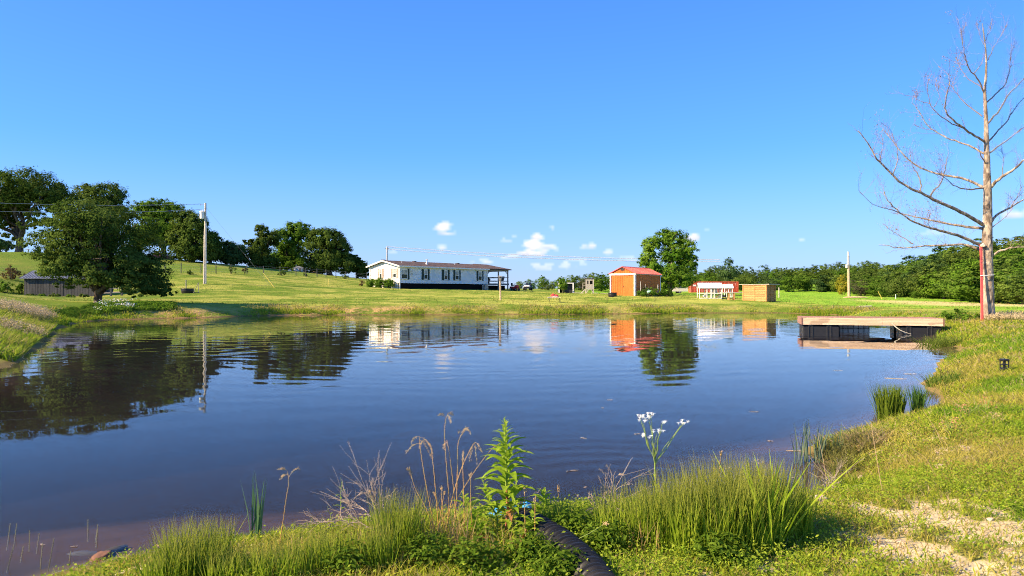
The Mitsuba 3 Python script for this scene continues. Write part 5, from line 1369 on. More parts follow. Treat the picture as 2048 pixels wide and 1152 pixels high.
for i, (px, py, s, lab) in enumerate([(1636, 1004, (.072, .05, .035), 'largest tan rock at the water edge beside the rush bed'), (1879, 938, (.045, .04, .03), 'pale round stone in the grass of the right bank'), (1722, 956, (.022, .025, .018), 'small stone at the bank by the marshy point'), (1838, 975, (.02, .02, .014), 'small pale stone below the round stone'),
                                      (1960, 948, (.04, .04, .016), 'flat pale stone at the right edge of the bank'), (1926, 896, (.03, .025, .015), 'pale pebble in the grass above the round stone'), (1873, 907, (.018, .018, .012), 'little pale pebble left above the round stone'), (1978, 1040, (.025, .02, .012), 'small stone on the bare ground at the right'),
                                      (1800, 1085, (.03, .025, .012), 'flat stone on the bare patch nearest the camera'), (1690, 1002, (.02, .02, .012), 'small stone just right of the largest rock')]):
    z = .2; D = (H - z) * F / (py - HOR)
    for _ in range(3):
        D = (H - gz(P(px, 0, D)[0], D)) * F / (py - HOR)
    x = P(px, 0, D)[0]; rock('bank_rock', lab, (x, D, gz(x, D) + s[2] * .4), s, i + 3)
for i, (px, py, s, lab) in enumerate([(204, 1127, (.10, .05, .03), 'orange brown stone lying in the shallows at lower left'), (170, 1113, (.10, .03, .02), 'dark stone lying in the shallows left of the orange one'), (225, 1112, (.12, .035, .025), 'long dark stone in the shallows above the orange one')]):
    D = (H + .05) * F / (py - HOR); x = P(px, 0, D)[0]; rock('pond_stone', lab, (x, D, gz(x, D) + s[2] * .1), s, 40 + i, 'orange_stone' if i == 0 else 'dark_stone')
plain('orange_stone', (.17, .085, .05), .9); plain('dark_stone', (.05, .05, .05), .9)
# ------------------------------------------------------------------ grasses and plants of the banks
def vcol(key, trans=.6, rough=.6):
    scene[key] = {'type': 'principledthin', 'base_color': {'type': 'mesh_attribute', 'name': 'vertex_color'}, 'roughness': rough, 'diff_trans': trans, 'spec_trans': 0.0, 'eta': 1.35}


vcol('blade_material', .9); vcol('dry_material', .4); vcol('leaf_material', .8)


def blades(base, h, w, rng, lean=.35, bend=.5, col=((.10, .16, .02), (.19, .26, .04)), tip=None, facing=None):
    """Grass blades (two segments and a tip each) with one colour per blade: (vertices, faces, colours)."""
    base = np.asarray(base, float); n = len(base); h = np.broadcast_to(h, (n,)); w = np.broadcast_to(w, (n,))
    a = rng.uniform(0, 2 * np.pi, n); dirn = np.stack([np.cos(a), np.sin(a), 0 * a], 1)
    b = rng.uniform(0, 2 * np.pi, n) if facing is None else facing
    side = np.stack([np.cos(b), np.sin(b), 0 * b], 1) * (w / 2)[:, None]
    l = np.abs(rng.normal(size=n)) * lean; bd = rng.uniform(.2, 1, n) * bend
    def at(t):
        o = (l * t + bd * t * t)[:, None] * dirn
        return base + h[:, None] * (o + np.array([0, 0, 1.0]) * (t - .28 * (bd * t * t) * t)[:, None])
    t0, t1, t2 = np.zeros(n), np.full(n, .5), np.ones(n)
    p0, p1, p2 = at(t0), at(t1), at(t2)
    v = np.stack([p0 - side * .8, p0 + side * .8, p1 - side, p1 + side, p2], 1).reshape(-1, 3)
    k = np.arange(n)[:, None] * 5
    f = np.vstack([k + [0, 1, 3], k + [0, 3, 2], k + [2, 3, 4]])
    c = np.array(col[0]) + (np.array(col[1]) - np.array(col[0])) * rng.uniform(0, 1, (n, 1)) ** .9
    c = np.repeat(c[:, None], 5, 1)
    if tip is not None:
        c[:, 4] = c[:, 4] * .3 + np.array(tip) * .7
    return v, f, c.reshape(-1, 3)


def joined(parts_):
    n, V, Fs, C = 0, [], [], []
    for v, f, c in parts_:
        V.append(v); Fs.append(f + n); C.append(c); n += len(v)
    return (np.vstack(V), np.vstack(Fs)), np.vstack(C)


def soil(x, y):
    """Where the near bank is worn bare (0 to 1), as the ground is coloured."""
    return np.array(bare_soil(mi.Float(x), mi.Float(y)))


rng = np.random.default_rng(202)
# short turf of the near and right banks, denser near the camera
def turf(n, x0, x1, y0, y1, keepf):
    xy = np.column_stack([rng.uniform(x0, x1, n), rng.uniform(y0, y1, n)]); d = pond_distance(xy)
    ok = (d > .02) & (np.abs(xy[:, 0]) < xy[:, 1] * .72 + .5) & keepf(xy, d)
    xy, d = xy[ok], d[ok]
    return np.column_stack([xy, land(xy, d)]), d


G1 = ((.20, .29, .02), (.42, .47, .05)); G2 = ((.30, .30, .045), (.50, .44, .11)); G3 = ((.13, .25, .018), (.24, .37, .035)); DRY = ((.36, .28, .14), (.52, .42, .24))
P_ = []
for n, x0, x1, y0, y1, h, w in [(150000, -3.2, 7, 3.0, 7.0, .055, .006), (120000, 0, 13, 7.0, 14, .075, .011), (60000, 8, 22, 14, 26, .09, .02), (45000, 12, 34, 26, 44, .10, .035)]:
    b, d = turf(n, x0, x1, y0, y1, lambda xy, d: rng.uniform(size=len(d)) > soil(xy[:, 0], xy[:, 1]) * .78)
    pat = meshkit.fbm(np.column_stack([b[:, :2] * .8, b[:, 0] * 0]), 3, 61); u = rng.uniform(size=len(b))
    kind = np.where(u < .10, 3, np.where(pat + rng.normal(size=len(b)) * .08 > .56, 1, np.where(pat < .42, 2, 0)))
    tall = (.6 + .9 * meshkit.fbm(np.column_stack([b[:, :2] * 1.7, b[:, 0] * 0]), 2, 62))
    for kk, cc in enumerate((G1, G2, G3, DRY)):
        s = kind == kk
        P_.append(blades(b[s], h * tall[s] * rng.uniform(.5, 1.5, s.sum()), w * rng.uniform(.6, 1.4, s.sum()), rng, .5, .7, cc))
(vf, c) = joined(P_); key = 'bank_grass'; stuff(key, 'short sunlit yellow green grass covering the near and right banks', 'grass'); solo(key, vf, 'blade_material', color=c)
# leafy ground cover between it
b, d = turf(44000, -3.0, 6.5, 3.0, 8.5, lambda xy, d: (rng.uniform(size=len(d)) > soil(xy[:, 0], xy[:, 1])) & (meshkit.fbm(np.column_stack([xy * 1.1, xy[:, 0] * 0]), 3, 71) + rng.normal(size=len(d)) * .05 > .47))
m = 5; i = np.repeat(np.arange(len(b)), m); pos = b[i] + rng.normal(size=(len(i), 3)) * [.022, .022, .015] + np.array([0, 0, 1]) * rng.uniform(.02, .085, (len(i), 1))
v, f = quads_from(pos, rng.normal(size=pos.shape) * .6 + [0, -.2, .9], rng.uniform(.010, .027, len(pos)), rng, .5)
c = np.array((.15, .26, .018)) + (np.array((.38, .46, .055)) - np.array((.15, .26, .018))) * rng.uniform(size=(len(b), 1))[i]
key = 'leafy_weeds'; stuff(key, 'low leafy bright green weeds matted over the near bank', 'weeds'); solo(key, (v, f), 'leaf_material', color=np.repeat(c, 4, 0))
# taller fringe along the water all round the pond
ring = _dense(RING, .05); e = np.gradient(ring, axis=0); nrm = np.stack([e[:, 1], -e[:, 0]], 1); nrm /= np.linalg.norm(nrm, axis=1, keepdims=True) + 1e-9
if pond_distance((ring + nrm * .1)[:50]).mean() < 0:
    nrm = -nrm
P_ = []
dist = np.hypot(ring[:, 0], ring[:, 1])
vis = (np.abs(ring[:, 0]) < ring[:, 1] * .72 + 1)
far = np.nonzero(vis & (dist > 26))[0]
for cc, n, h, off in ((G1, 26000, .19, (.05, 1.3)), (G3, 9000, .24, (.0, .7)), (G2, 18000, .17, (.2, 2.6)), (DRY, 7000, .20, (.3, 2.4))):
    j = rng.choice(far, n); patch = meshkit.fbm(np.column_stack([ring[j] * .35, ring[j][:, 0] * 0]), 3, 81)
    ok = rng.uniform(size=n) < np.clip((patch - .33) * 4, .06, 1)
    j = j[ok]; xy = ring[j] + nrm[j] * rng.uniform(*off, (len(j), 1)) ; z = land(xy)
    P_.append(blades(np.column_stack([xy, z]), h * rng.uniform(.4, 1.3, len(j)) * (.6 + .8 * np.clip((patch[ok] - .35) * 3, 0, 1)), .035 * rng.uniform(.6, 1.4, len(j)), rng, .35, .4, cc))
(vf, c) = joined(P_); key = 'far_shore_grass'; stuff(key, 'uneven fringe of grass along the far shore of the pond', 'grass'); solo(key, vf, 'blade_material', color=c)
# leafy lush growth below the broad dark tree
for k_, (x0, x1, lab) in enumerate([(100, 190, 'dark leafy weeds on the far left bank below the old barn'), (190, 270, 'leafy weeds with white blossoms on the bank below the broad dark tree'), (270, 350, 'low leafy weeds on the shaded bank right of the broad tree')]):
    px = rng.uniform(x0, x1, 260) ; cs = []
    D_ = np.interp(px, [90, 130, 200, 300, 400], [39.5, 42, 46.5, 49.3, 51.5]) + rng.uniform(0, 2.6, 260)
    X_ = (px - 1024) / F * D_; Z_ = land(np.column_stack([X_, D_])); i = np.repeat(np.arange(260), 34)
    e = rng.normal(size=(len(i), 3)); e /= np.linalg.norm(e, axis=1, keepdims=True)
    pos = np.column_stack([X_, D_, Z_ + .10])[i] + e * rng.uniform(0, 1, (len(i), 1)) ** .5 * [.26, .26, .15]
    v, f = quads_from(pos, e + [0, 0, .4], rng.uniform(.07, .14, len(i)), rng)
    key = thing('bank_weeds', lab, 'weeds'); solo(key, (v, f), 'leaf_bright' if k_ != 0 else 'leaf_green')
    if k_ == 1:
        labels[key + '__blossom'] = {'kind': 'stuff', 'label': 'white blossom heads'}
        i = np.repeat(rng.choice(260, 46), 10); pos = np.column_stack([X_, D_, Z_ + .32])[i] + rng.normal(size=(len(i), 3)) * [.12, .12, .04]
        v, f = quads_from(pos, rng.normal(size=pos.shape) + [0, 0, 2], np.full(len(pos), .07), rng); solo(key + '__blossom', (v, f), 'petal_white')
# uneven tufts that the mower left on the far lawn
n = 26000; D_ = 57 + 70 * rng.uniform(size=n) ** 1.3; X_ = (rng.uniform(-200, 2300, n) - 1024) / F * D_; xy = np.column_stack([X_, D_]); d = pond_distance(xy)
pt = meshkit.fbm(np.column_stack([xy * [.12, .3], X_ * 0]), 3, 95); ok = (d > 1.2) & (pt + rng.normal(size=n) * .06 > .50); xy = xy[ok]; z = land(xy)
P_ = [blades(np.column_stack([xy, z])[k::2], rng.uniform(.04, .13, len(xy[k::2])), .06, rng, .6, .6, cc) for k, cc in enumerate((((.10, .17, .02), (.20, .26, .04)), ((.26, .25, .05), (.38, .33, .10))))]
(vf, c) = joined(P_); key = 'lawn_tufts'; stuff(key, 'uneven grass tufts on the mown lawn across the pond', 'grass'); solo(key, vf, 'blade_material', color=c)
plain('petal_white', (.80, .80, .76), .7)
# tall rank grass on the left bank
P_, Q_ = [], []
n = 16000
px = rng.uniform(-30, 112, n); D_ = rng.uniform(0, 1, n); D_ = 17.5 + 22 * D_ ** 1.1
xy = np.column_stack([(px - 1024) / F * D_, D_]); d = pond_distance(xy); ok = (d > .05) & (d < 5); xy, d = xy[ok], d[ok]; z = land(xy, d)
pt = meshkit.fbm(np.column_stack([xy * .5, xy[:, 0] * 0]), 3, 91)
kind = np.where(pt + rng.normal(size=len(xy)) * .10 > .62, 1, 0); kind[rng.uniform(size=len(xy)) < .07] = 2
for kk, cc in enumerate((((.15, .26, .02), (.34, .42, .05)), ((.22, .26, .04), (.42, .40, .12)), DRY)):
    s = kind == kk; P_.append(blades(np.column_stack([xy, z])[s], rng.uniform(.18, .52, s.sum()) * (.25 + 1.4 * pt[s] ** 1.5), .034 * rng.uniform(.5, 1.3, s.sum()), rng, .35, .7, cc))
(vf, c) = joined(P_); key = 'left_bank_grass'; stuff(key, 'tall rank green grass on the left bank of the pond', 'grass'); solo(key, vf, 'blade_material', color=c)


def dry_clump(label, px, D, r, h, n, seed, name='dry_grass_clump', col=((.44, .35, .20), (.62, .52, .33))):
    rg = np.random.default_rng(seed); g = G(px, D); a = rg.uniform(0, 2 * np.pi, n); q = np.sqrt(rg.uniform(size=n)) * r
    xy = np.column_stack([g[0] + q * np.cos(a), g[1] + q * np.sin(a)]); z = land(xy)
    k = thing(name, label, 'grass')
    v, f, c = blades(np.column_stack([xy, z]), h * rg.uniform(.6, 1.1, n), .018, rg, .3, .5, ((.18, .19, .06), (.36, .33, .15)))
    part(k, 'blade', (v, f), 'dry_material', color=c, kind='stuff')
    tips = v.reshape(-1, 5, 3)[:, 4]; i = np.repeat(np.arange(n), 7); t = rg.uniform(-.2, .25, (len(i), 1))
    pos = tips[i] + np.array([0, 0, 1]) * t * h * .5 + rg.normal(size=(len(i), 3)) * .035
    v, f = quads_from(pos, rg.normal(size=pos.shape), rg.uniform(.035, .08, len(i)), rg, .4)
    part(k, 'seed_head', (v, f), 'dry_material', color=np.repeat(np.array(col[0]) + (np.array(col[1]) - np.array(col[0])) * rg.uniform(size=(len(i), 1)), 4, 0), kind='stuff')
    return k


dry_clump('tall buff seeding grass clump at the left edge of the pond', 22, 34, 1.3, .60, 520, 1)
dry_clump('buff seeding grass clump nearest the old barn on the left bank', 52, 37, 1.1, .55, 600, 2)
dry_clump('thin dry grass in front of the taller buff clump at the left edge', 14, 25, 1.2, .4, 320, 3)
dry_clump('low dry grass clump below the barn on the left bank corner', 74, 36, .6, .5, 260, 4)
# meadow tufts by the bare tree
for px, D, r, h, n, lab in [(2012, 33, .9, .30, 260, 'pale dry grass right of the bare tree trunk'), (2040, 31, .8, .25, 200, 'pale dry grass tuft at the right edge under the bare tree'), (1988, 31.3, .35, .25, 90, 'short grass tuft at the foot of the bare tree')]:
    dry_clump(lab, px, D, r, h, n, int(px), 'dry_grass_tuft')
for px, D, r, h, lab in [(1911, 34.5, .75, .55, 'dark green weed clump left of the bare tree'), (1942, 33, .55, .3, 'low green weed clump at the left foot of the bare tree')]:
    g = G(px, D); bush('bank_weed_clump', lab, g, (r, r * .7, h * .55), 'leaf_green', 700, .10, int(px), 'weeds')


def clump(name, label, cat, px, py, r, n, h, w, cols, seed, lean=.12, bend=.15, tip=None, D=None, z=None, ry=None, part_name='stem'):
    """An upright clump rooted where the photograph shows its foot."""
    rg = np.random.default_rng(seed)
    if D is None:
        D = 4.5
        for _ in range(6):
            D = (H - max(0, gz(P(px, 0, D)[0], D))) * F / (py - HOR)
    x = P(px, 0, D)[0]; a = rg.uniform(0, 2 * np.pi, n); q = np.sqrt(rg.uniform(size=n))
    xy = np.column_stack([x + q * np.cos(a) * r, D + q * np.sin(a) * (ry or r)]); zz = land(xy) - .01
    v, f, c = blades(np.column_stack([xy, zz]), (1.1 - .62 * rg.uniform(size=n) ** 1.8) * h - np.minimum(zz, 0), w, rg, lean, bend, cols, tip)
    k = thing(name, label, cat)
    part(k, part_name, (v, f), 'blade_material', color=c, kind='stuff')
    return k


RUSH = ((.14, .25, .014), (.33, .42, .04)); RT = (.34, .28, .10)
rush = [(1262, 1075, .20, 420, .30, 'sparse rush clump at the left end of the rush bed right of the flowers'), (1335, 1085, .20, 600, .36, 'rush clump just right of the white flower stem'), (1400, 1090, .22, 800, .42, 'dense rush clump in the middle of the rush bed'), (1470, 1090, .22, 800, .45, 'tall dense rush clump left of the broad bladed plant'), (1560, 1075, .17, 560, .40, 'rush clump at the right end of the bed by the largest rock'), (1510, 1065, .18, 500, .42, 'rush clump behind the broad bladed plant'),
        (395, 1150, .17, 620, .28, 'rounded rush clump at the lower left shore'), (340, 1165, .12, 300, .22, 'low rush tuft at the left end of the shore plants'), (800, 1105, .13, 420, .34, 'dense rush clump left of the tall dry stems'), (650, 1140, .16, 330, .24, 'yellowish rush clump under the dry branching weed'), (560, 1160, .14, 260, .22, 'low rush tuft at the foot of the single dry stem'), (760, 1140, .10, 200, .26, 'narrow rush tuft at the right foot of the dry weed'),
        (470, 1165, .13, 260, .2, 'low rush tuft left of the blue green blades'), (1120, 1060, .09, 120, .22, 'thin rush tuft right of the leafy plant')]
for i, (px, py, r, n, h, lab) in enumerate(rush):
    clump('rush_clump', lab, 'rush', px, py, r, n, h, .0048, RUSH, 300 + i, .17, .14, RT)
for i, (px, py, r, n, h, lab) in enumerate([(885, 1098, .10, 46, .34, 'straw coloured grass clump at the foot of the tall dry stems'), (925, 1105, .07, 26, .30, 'small straw coloured clump left of the leafy plant'), (1010, 1112, .14, 50, .16, 'low dry grass round the foot of the tallest leafy plant'), (600, 1130, .12, 30, .18, 'dry blades right of the single pale stem'), (740, 1120, .10, 30, .24, 'dry blades among the dead branching weed'), (1290, 1100, .12, 30, .2, 'dry blades at the foot of the white flower plant')]):
    clump('straw_clump', lab, 'grass', px, py, r, n, h, .004, ((.36, .24, .09), (.55, .42, .20)), 340 + i, .22, .25)
clump('water_grass_clump', 'round bright green grass clump standing in the water near the right bank', 'grass', 1780, 828, .16, 420, .40, .011, ((.10, .17, .015), (.21, .28, .035)), 320, .14, .14)
clump('water_grass_clump', 'smaller green grass clump in the water just right of the round one', 'grass', 1835, 822, .085, 130, .36, .011, ((.07, .16, .03), (.14, .26, .05)), 321, .15, .2)
clump('reed_clump', 'blue green reed blades standing in the water off the marshy point', 'reed', 1620, 918, .15, 42, .38, .012, ((.12, .19, .13), (.22, .29, .18)), 322, .12, .16)
clump('reed_clump', 'few blue green reed blades right of the reeds at the marshy point', 'reed', 1668, 912, .08, 12, .30, .011, ((.10, .19, .08), (.18, .28, .12)), 323, .15, .2)
clump('reed_clump', 'few upright blue green blades at the water left of the single dry stem', 'reed', 514, 1085, .035, 12, .42, .013, ((.06, .14, .06), (.12, .22, .10)), 324, .06, .10)
clump('blade_plant', 'broad bladed bright green plant at the right end of the rush bed', 'plant', 1535, 1098, .09, 46, .50, .015, ((.24, .38, .02), (.40, .52, .05)), 325, .24, .26, part_name='blade')
clump('grass_tuft', 'tuft of green grass overhanging the water by the lantern bank', 'grass', 1885, 770, .28, 200, .26, .012, ((.10, .18, .02), (.2, .28, .05)), 326, .4, .6)
clump('grass_tuft', 'grass tuft spilling over the bank at the near end of the dock', 'grass', 1880, 690, .55, 320, .34, .018, ((.12, .19, .02), (.24, .29, .06)), 327, .45, .7)
clump('grass_tuft', 'olive grass mound on the marshy point behind the reeds', 'grass', 1690, 895, .28, 420, .19, .009, ((.14, .15, .04), (.26, .25, .09)), 328, .5, .8, ry=.3)
clump('grass_tuft', 'dry brownish grass on the marshy point nearest the reeds', 'grass', 1725, 900, .22, 260, .16, .009, DRY, 329, .5, .8)
clump('grass_tuft', 'olive grass lying over the water between the reeds and the bank', 'grass', 1700, 935, .2, 260, .15, .008, ((.16, .18, .04), (.30, .30, .09)), 331, .7, 1.0)
clump('grass_tuft', 'green grass tuft at the water edge left of the largest rock', 'grass', 1690, 985, .14, 150, .22, .007, G1, 330, .3, .5)
for i, (px, py, lab) in enumerate([(1152, 1075, 'dark leafy herb right of the black pipe'), (1215, 1100, 'leafy herb at the foot of the grey dry twigs'), (860, 1130, 'leafy herb left of the tall leafy plant foot'), (1440, 1130, 'leafy herb in front of the rush bed'), (700, 1150, 'leafy herb under the dry branching weed'), (950, 1140, 'leafy herb beside the black pipe foot'), (1062, 1128, 'leafy herb crowding the near left side of the black pipe'), (1118, 1158, 'leafy herb over the lowest visible ribs of the black pipe')]):
    D = 4.4
    for _ in range(6):
        D = (H - gz(P(px, 0, D)[0], D)) * F / (py - HOR)
    x = P(px, 0, D)[0]; rg = np.random.default_rng(400 + i); n = 700
    e = rg.normal(size=(n, 3)); e /= np.linalg.norm(e, axis=1, keepdims=True)
    pos = np.array([x, D, gz(x, D) + .07]) + e * rg.uniform(0, 1, (n, 1)) ** .5 * [.15, .12, .10]
    v, f = quads_from(pos, e * .4 + rg.normal(size=e.shape) * .4 + [0, 0, .7], rg.uniform(.02, .045, n), rg, .45)
    k = thing('leafy_herb', lab, 'plant')
    c = np.array((.07, .14, .012)) + (np.array((.17, .26, .03)) - np.array((.07, .14, .012))) * rg.uniform(size=(n, 1))
    solo(k, (v, f), 'leaf_material', color=np.repeat(c, 4, 0))


# the tall leafy plant and its side shoots
def leaf_blade(p, d, up, L, w, droop, rg, segs=6):
    """A pointed leaf with a folded midrib, from p along d."""
    d = d / np.linalg.norm(d); s = np.cross(d, up); s /= np.linalg.norm(s); V = []
    for i in range(segs + 1):
        t = i / segs; ww = w * math.sin(math.pi * min(1, .06 + .94 * t ** .75)) ** .9 * (1 if i < segs else 0)
        c = p + d * L * t + np.array([0, 0, -1]) * droop * L * t * t
        nn = np.cross(s, d); V += [c - s * ww / 2 + nn * ww * .16, c, c + s * ww / 2 + nn * ww * .16]
    f = []
    for i in range(segs):
        a = 3 * i; f += [[a, a + 1, a + 4], [a, a + 4, a + 3], [a + 1, a + 2, a + 5], [a + 1, a + 5, a + 4]]
    return np.array(V), np.array(f)


plain('stem_red', (.34, .12, .07), .6); plain('stem_green', (.22, .30, .06), .6)
scene['weed_leaf'] = {'type': 'principledthin', 'base_color': mikit.proc(lambda p, n, uv: mix((.21, .36, .024), (.40, .54, .06), noise(p.x * 30, p.y * 30, p.z * 22))), 'roughness': .45, 'diff_trans': .9, 'spec_trans': 0.0, 'eta': 1.45}
scene['weed_leaf_top'] = {'type': 'principledthin', 'base_color': mikit.proc(lambda p, n, uv: mix((.28, .43, .03), (.44, .56, .07), noise(p.x * 40, p.y * 40, p.z * 40))), 'roughness': .45, 'diff_trans': .9, 'spec_trans': 0.0, 'eta': 1.45}
scene['weed_leaf_old'] = {'type': 'principledthin', 'base_color': {'type': 'rgb', 'value': [.46, .22, .09]}, 'roughness': .6, 'diff_trans': .6, 'spec_trans': 0.0, 'eta': 1.4}


def leafy_plant(label, foot, top, D, n, Lmax, seed, stem_r=.008, red=True, old=3):
    rg = np.random.default_rng(seed); a = P(*foot, D); b = P(*top, D)
    a[2] = gz(a[0], D) - .02
    st = wobble(a, b, 12, .006, rg); k = thing('leafy_weed', label, 'plant')
    part(k, 'stem', MB().tube(st[:6], np.linspace(stem_r, stem_r * .8, 6), 8), 'stem_red' if red else 'stem_green', smooth=True)
    part(k, 'upper_stem', MB().tube(st[5:], np.linspace(stem_r * .8, stem_r * .35, 7), 7), 'stem_green', smooth=True)
    Hh = b[2] - a[2]
    for i in range(n):
        t = .20 + .80 * (i / (n - 1)) ** .85; p = a + (b - a) * min(t, .995)
        p = np.array([np.interp(t, np.linspace(0, 1, 12), st[:, j]) for j in range(3)])
        ang = i * 2.399 + rg.uniform(-.3, .3); pitch = .35 + .55 * t + rg.uniform(-.15, .15)
        if t > .9: pitch = .8 + 2.5 * (t - .9) + rg.uniform(0, .2)
        d = np.array([math.cos(ang) * math.cos(pitch), math.sin(ang) * math.cos(pitch), math.sin(pitch)])
        L = Lmax * (.75 + .4 * math.sin(math.pi * min(1, t * 1.02)) - .55 * max(0, t - .72) / .28) * rg.uniform(.8, 1.15)
        v, f = leaf_blade(p, d, np.array([0, 0, 1.0]), L, L * .235, .35 + .25 * rg.uniform(), rg)
        part(k, 'leaf', (v, f), 'weed_leaf_old' if i < old and i % 2 == 0 else 'weed_leaf_top' if t > .86 else 'weed_leaf', smooth=True)
    return k, st


dp = 4.32
leafy_plant('tallest leafy plant with red stem in the middle of the near shore', (1012, 1108), (1009, 838), dp, 64, .19, 501, .0085)
leafy_plant('leafy side shoot leaning left of the tallest plant', (975, 1105), (925, 985), dp - .02, 30, .13, 502, .006, old=2)
leafy_plant('leafy shoot crowned close at the left shoulder of the tallest plant', (1000, 1085), (963, 955), dp + .05, 26, .11, 503, .005, False, 0)
leafy_plant('leafy shoot with bright crown close right of the tallest plant', (1018, 1080), (1037, 958), dp - .05, 28, .12, 504, .005, False, 0)
leafy_plant('leafy plant standing apart on the right over the black pipe', (1082, 1075), (1089, 980), dp + .25, 28, .12, 505, .005, False, 0)
leafy_plant('short leafy plant with red foot in front of the black pipe', (1045, 1112), (1072, 1030), dp - .1, 26, .13, 506, .006, True, 2)
leafy_plant('short leafy plant left of the tallest plant foot', (965, 1110), (955, 1040), dp - .12, 24, .12, 507, .005, True, 3)
leafy_plant('narrow dark leafed shoot standing by the water over the dry weed', (682, 1045), (681, 955), 4.9, 14, .05, 508, .003, True, 0)
leafy_plant('tiny leafy shoot at the water left of the dry weed', (657, 1050), (656, 1012), 4.9, 7, .035, 509, .002, True, 0)

# single dry stems
plain('straw', (.46, .27, .09), .8); plain('straw_pale', (.44, .32, .17), .8); plain('straw_grey', (.36, .29, .24), .85)


def dry_stem(label, foot, pts2, D, heads, seed, r=.0028, mat='straw', name='dry_grass'):
    """A dry grass stem through photo points, with drooping seed sprays: heads lists (index along the stem 0..1, dx, dy) in pixels."""
    rg = np.random.default_rng(seed); q = D / F
    a = P(*foot, D); a[2] = gz(a[0], D) - .02
    pl = np.vstack([a[None]] + [P(x, y, D + .02 * i)[None] for i, (x, y) in enumerate(pts2)])
    s = np.linspace(0, 1, len(pl)); tt = np.linspace(0, 1, 16); W = np.column_stack([np.interp(tt, s, pl[:, j]) for j in range(3)]); W[1:-1] = (W[:-2] + 2 * W[1:-1] + W[2:]) / 4
    k = thing(name, label, 'grass')
    part(k, 'stem', MB().tube(W, np.linspace(r, r * .5, 16), 5), mat, smooth=True)
    for t, dx, dy in heads:
        p = np.array([np.interp(t, tt, W[:, j]) for j in range(3)]); e = np.array([dx * q, rg.uniform(-.03, .03), -dy * q]); L = np.linalg.norm(e)
        u = np.linspace(0, 1, 9)[:, None]; arc = p + e * u + np.array([0, 0, 1]) * L * .16 * np.sin(np.pi * u)
        m = MB().tube(arc, np.linspace(r * .5, r * .3, 9), 4)
        for j in range(3, 9):
            for _ in range(3):
                c = arc[j] + rg.normal(size=3) * .003; dd = (arc[j] - arc[j - 1]); dd = dd / np.linalg.norm(dd) + rg.normal(size=3) * .35; l_ = rg.uniform(.008, .014)
                m.tube([c, c + dd * l_ * .5, c + dd * l_], [.0006, .0020, .0004], 4)
        part(k, 'seed_head', m, 'straw_pale' if mat != 'straw_grey' else mat, smooth=True)
    return k


dry_stem('tallest dry grass stem left of the leafy plant', (893, 1092), [(899, 1000), (893, 930), (889, 870), (891, 838), (897, 826)], 4.4, [(1, 8, 4), (.93, 8, 10), (.85, -12, -8)], 601)
dry_stem('dry stem with arching sprays left of the tallest dry stem', (872, 1092), [(862, 1020), (848, 945), (840, 890), (839, 872)], 4.45, [(1, -14, 8), (.97, 20, 16), (.8, -25, 14), (.9, 24, 34)], 602)
dry_stem('arching dry stem bending over to the right of the tallest dry stem', (890, 1090), [(905, 990), (925, 930), (945, 890), (950, 884)], 4.36, [(1, 14, 16), (.96, 4, 40), (.9, -8, 30)], 603)
dry_stem('dry stem with a nodding tip beside the tallest dry stem', (905, 1095), [(914, 1000), (915, 930), (916, 880), (932, 858)], 4.5, [(1, 8, 4), (.9, -6, -4), (.8, 14, -20)], 604)
dry_stem('dry stem with a thick upright seed spike at the left of the dry stems', (880, 1100), [(850, 1010), (832, 980), (822, 950)], 4.3, [(.85, -9, -28), (.9, -6, -22)], 605)
dry_stem('long thin dry stem slanting up to the leafy plant', (862, 1085), [(900, 1020), (950, 940), (985, 895), (1000, 886)], 4.42, [], 606)
dry_stem('dry stem with short spike in front of the leafy side shoot', (930, 1100), [(928, 1000), (926, 940), (925, 920)], 4.25, [(.96, 1, -14), (.9, 2, -10)], 607)
dry_stem('short dry stem with spike left of the leafy plant foot', (945, 1110), [(942, 1010), (941, 955)], 4.2, [(.95, 0, -12)], 608)
dry_stem('dry stem right of the tallest plant', (1052, 1100), [(1050, 1040), (1049, 995), (1050, 990)], 4.2, [(.95, 0, -10)], 609)
dry_stem('single pale dry stem with hooked top left of the dry weed', (558, 1130), [(566, 1050), (574, 990), (579, 965), (576, 942)], 4.2, [(1, -13, -6), (.92, -14, 6), (.86, 16, -16)], 610, mat='straw')
dry_stem('bent dry stem leaning over at the lower left shore', (350, 1150), [(335, 1110), (322, 1095)], 3.9, [(1, -8, -2)], 611, mat='straw_pale')
dry_stem('pale bent stalk pointing at the lower left shore', (255, 1152), [(290, 1120), (330, 1094)], 3.95, [], 612, mat='straw_pale')
dry_stem('leaning pale stalk crossing the dry branching weed', (835, 1135), [(800, 1085), (765, 1040), (748, 1010), (742, 992)], 4.2, [(.92, -5, -14)], 613, r=.004, mat='straw_pale')
dry_stem('grey dry twig left of the white flower stem', (1212, 1075), [(1214, 1010), (1226, 960), (1236, 950)], 4.6, [(.55, -22, -40), (.7, -14, -30), (.9, 10, -6)], 614, mat='straw_grey')
dry_stem('short grey dry twig above the herb right of the pipe', (1190, 1070), [(1192, 1020), (1210, 985)], 4.65, [(.5, -12, -30), (.8, 14, -16)], 615, mat='straw_grey')
dry_stem('single thin grass stem with reddish tip over the rush bed', (1436, 1050), [(1437, 960), (1440, 915)], 4.7, [(.95, 2, -14), (.98, -1, -12)], 616, mat='straw')
dry_stem('short reddish spike over the left part of the rush bed', (1425, 1050), [(1426, 970), (1426, 940)], 4.7, [(.9, 0, -12)], 617)
dry_stem('pale dead blade in front of the rush bed', (1357, 1125), [(1380, 1080), (1397, 1048)], 4.05, [], 618, r=.005, mat='straw_pale')
dry_stem('green seeding stalk slanting over the black pipe', (1094, 1138), [(1130, 1090), (1180, 1065), (1204, 1050)], 3.9, [(1, 8, -6)], 619, r=.0035, mat='stem_green')
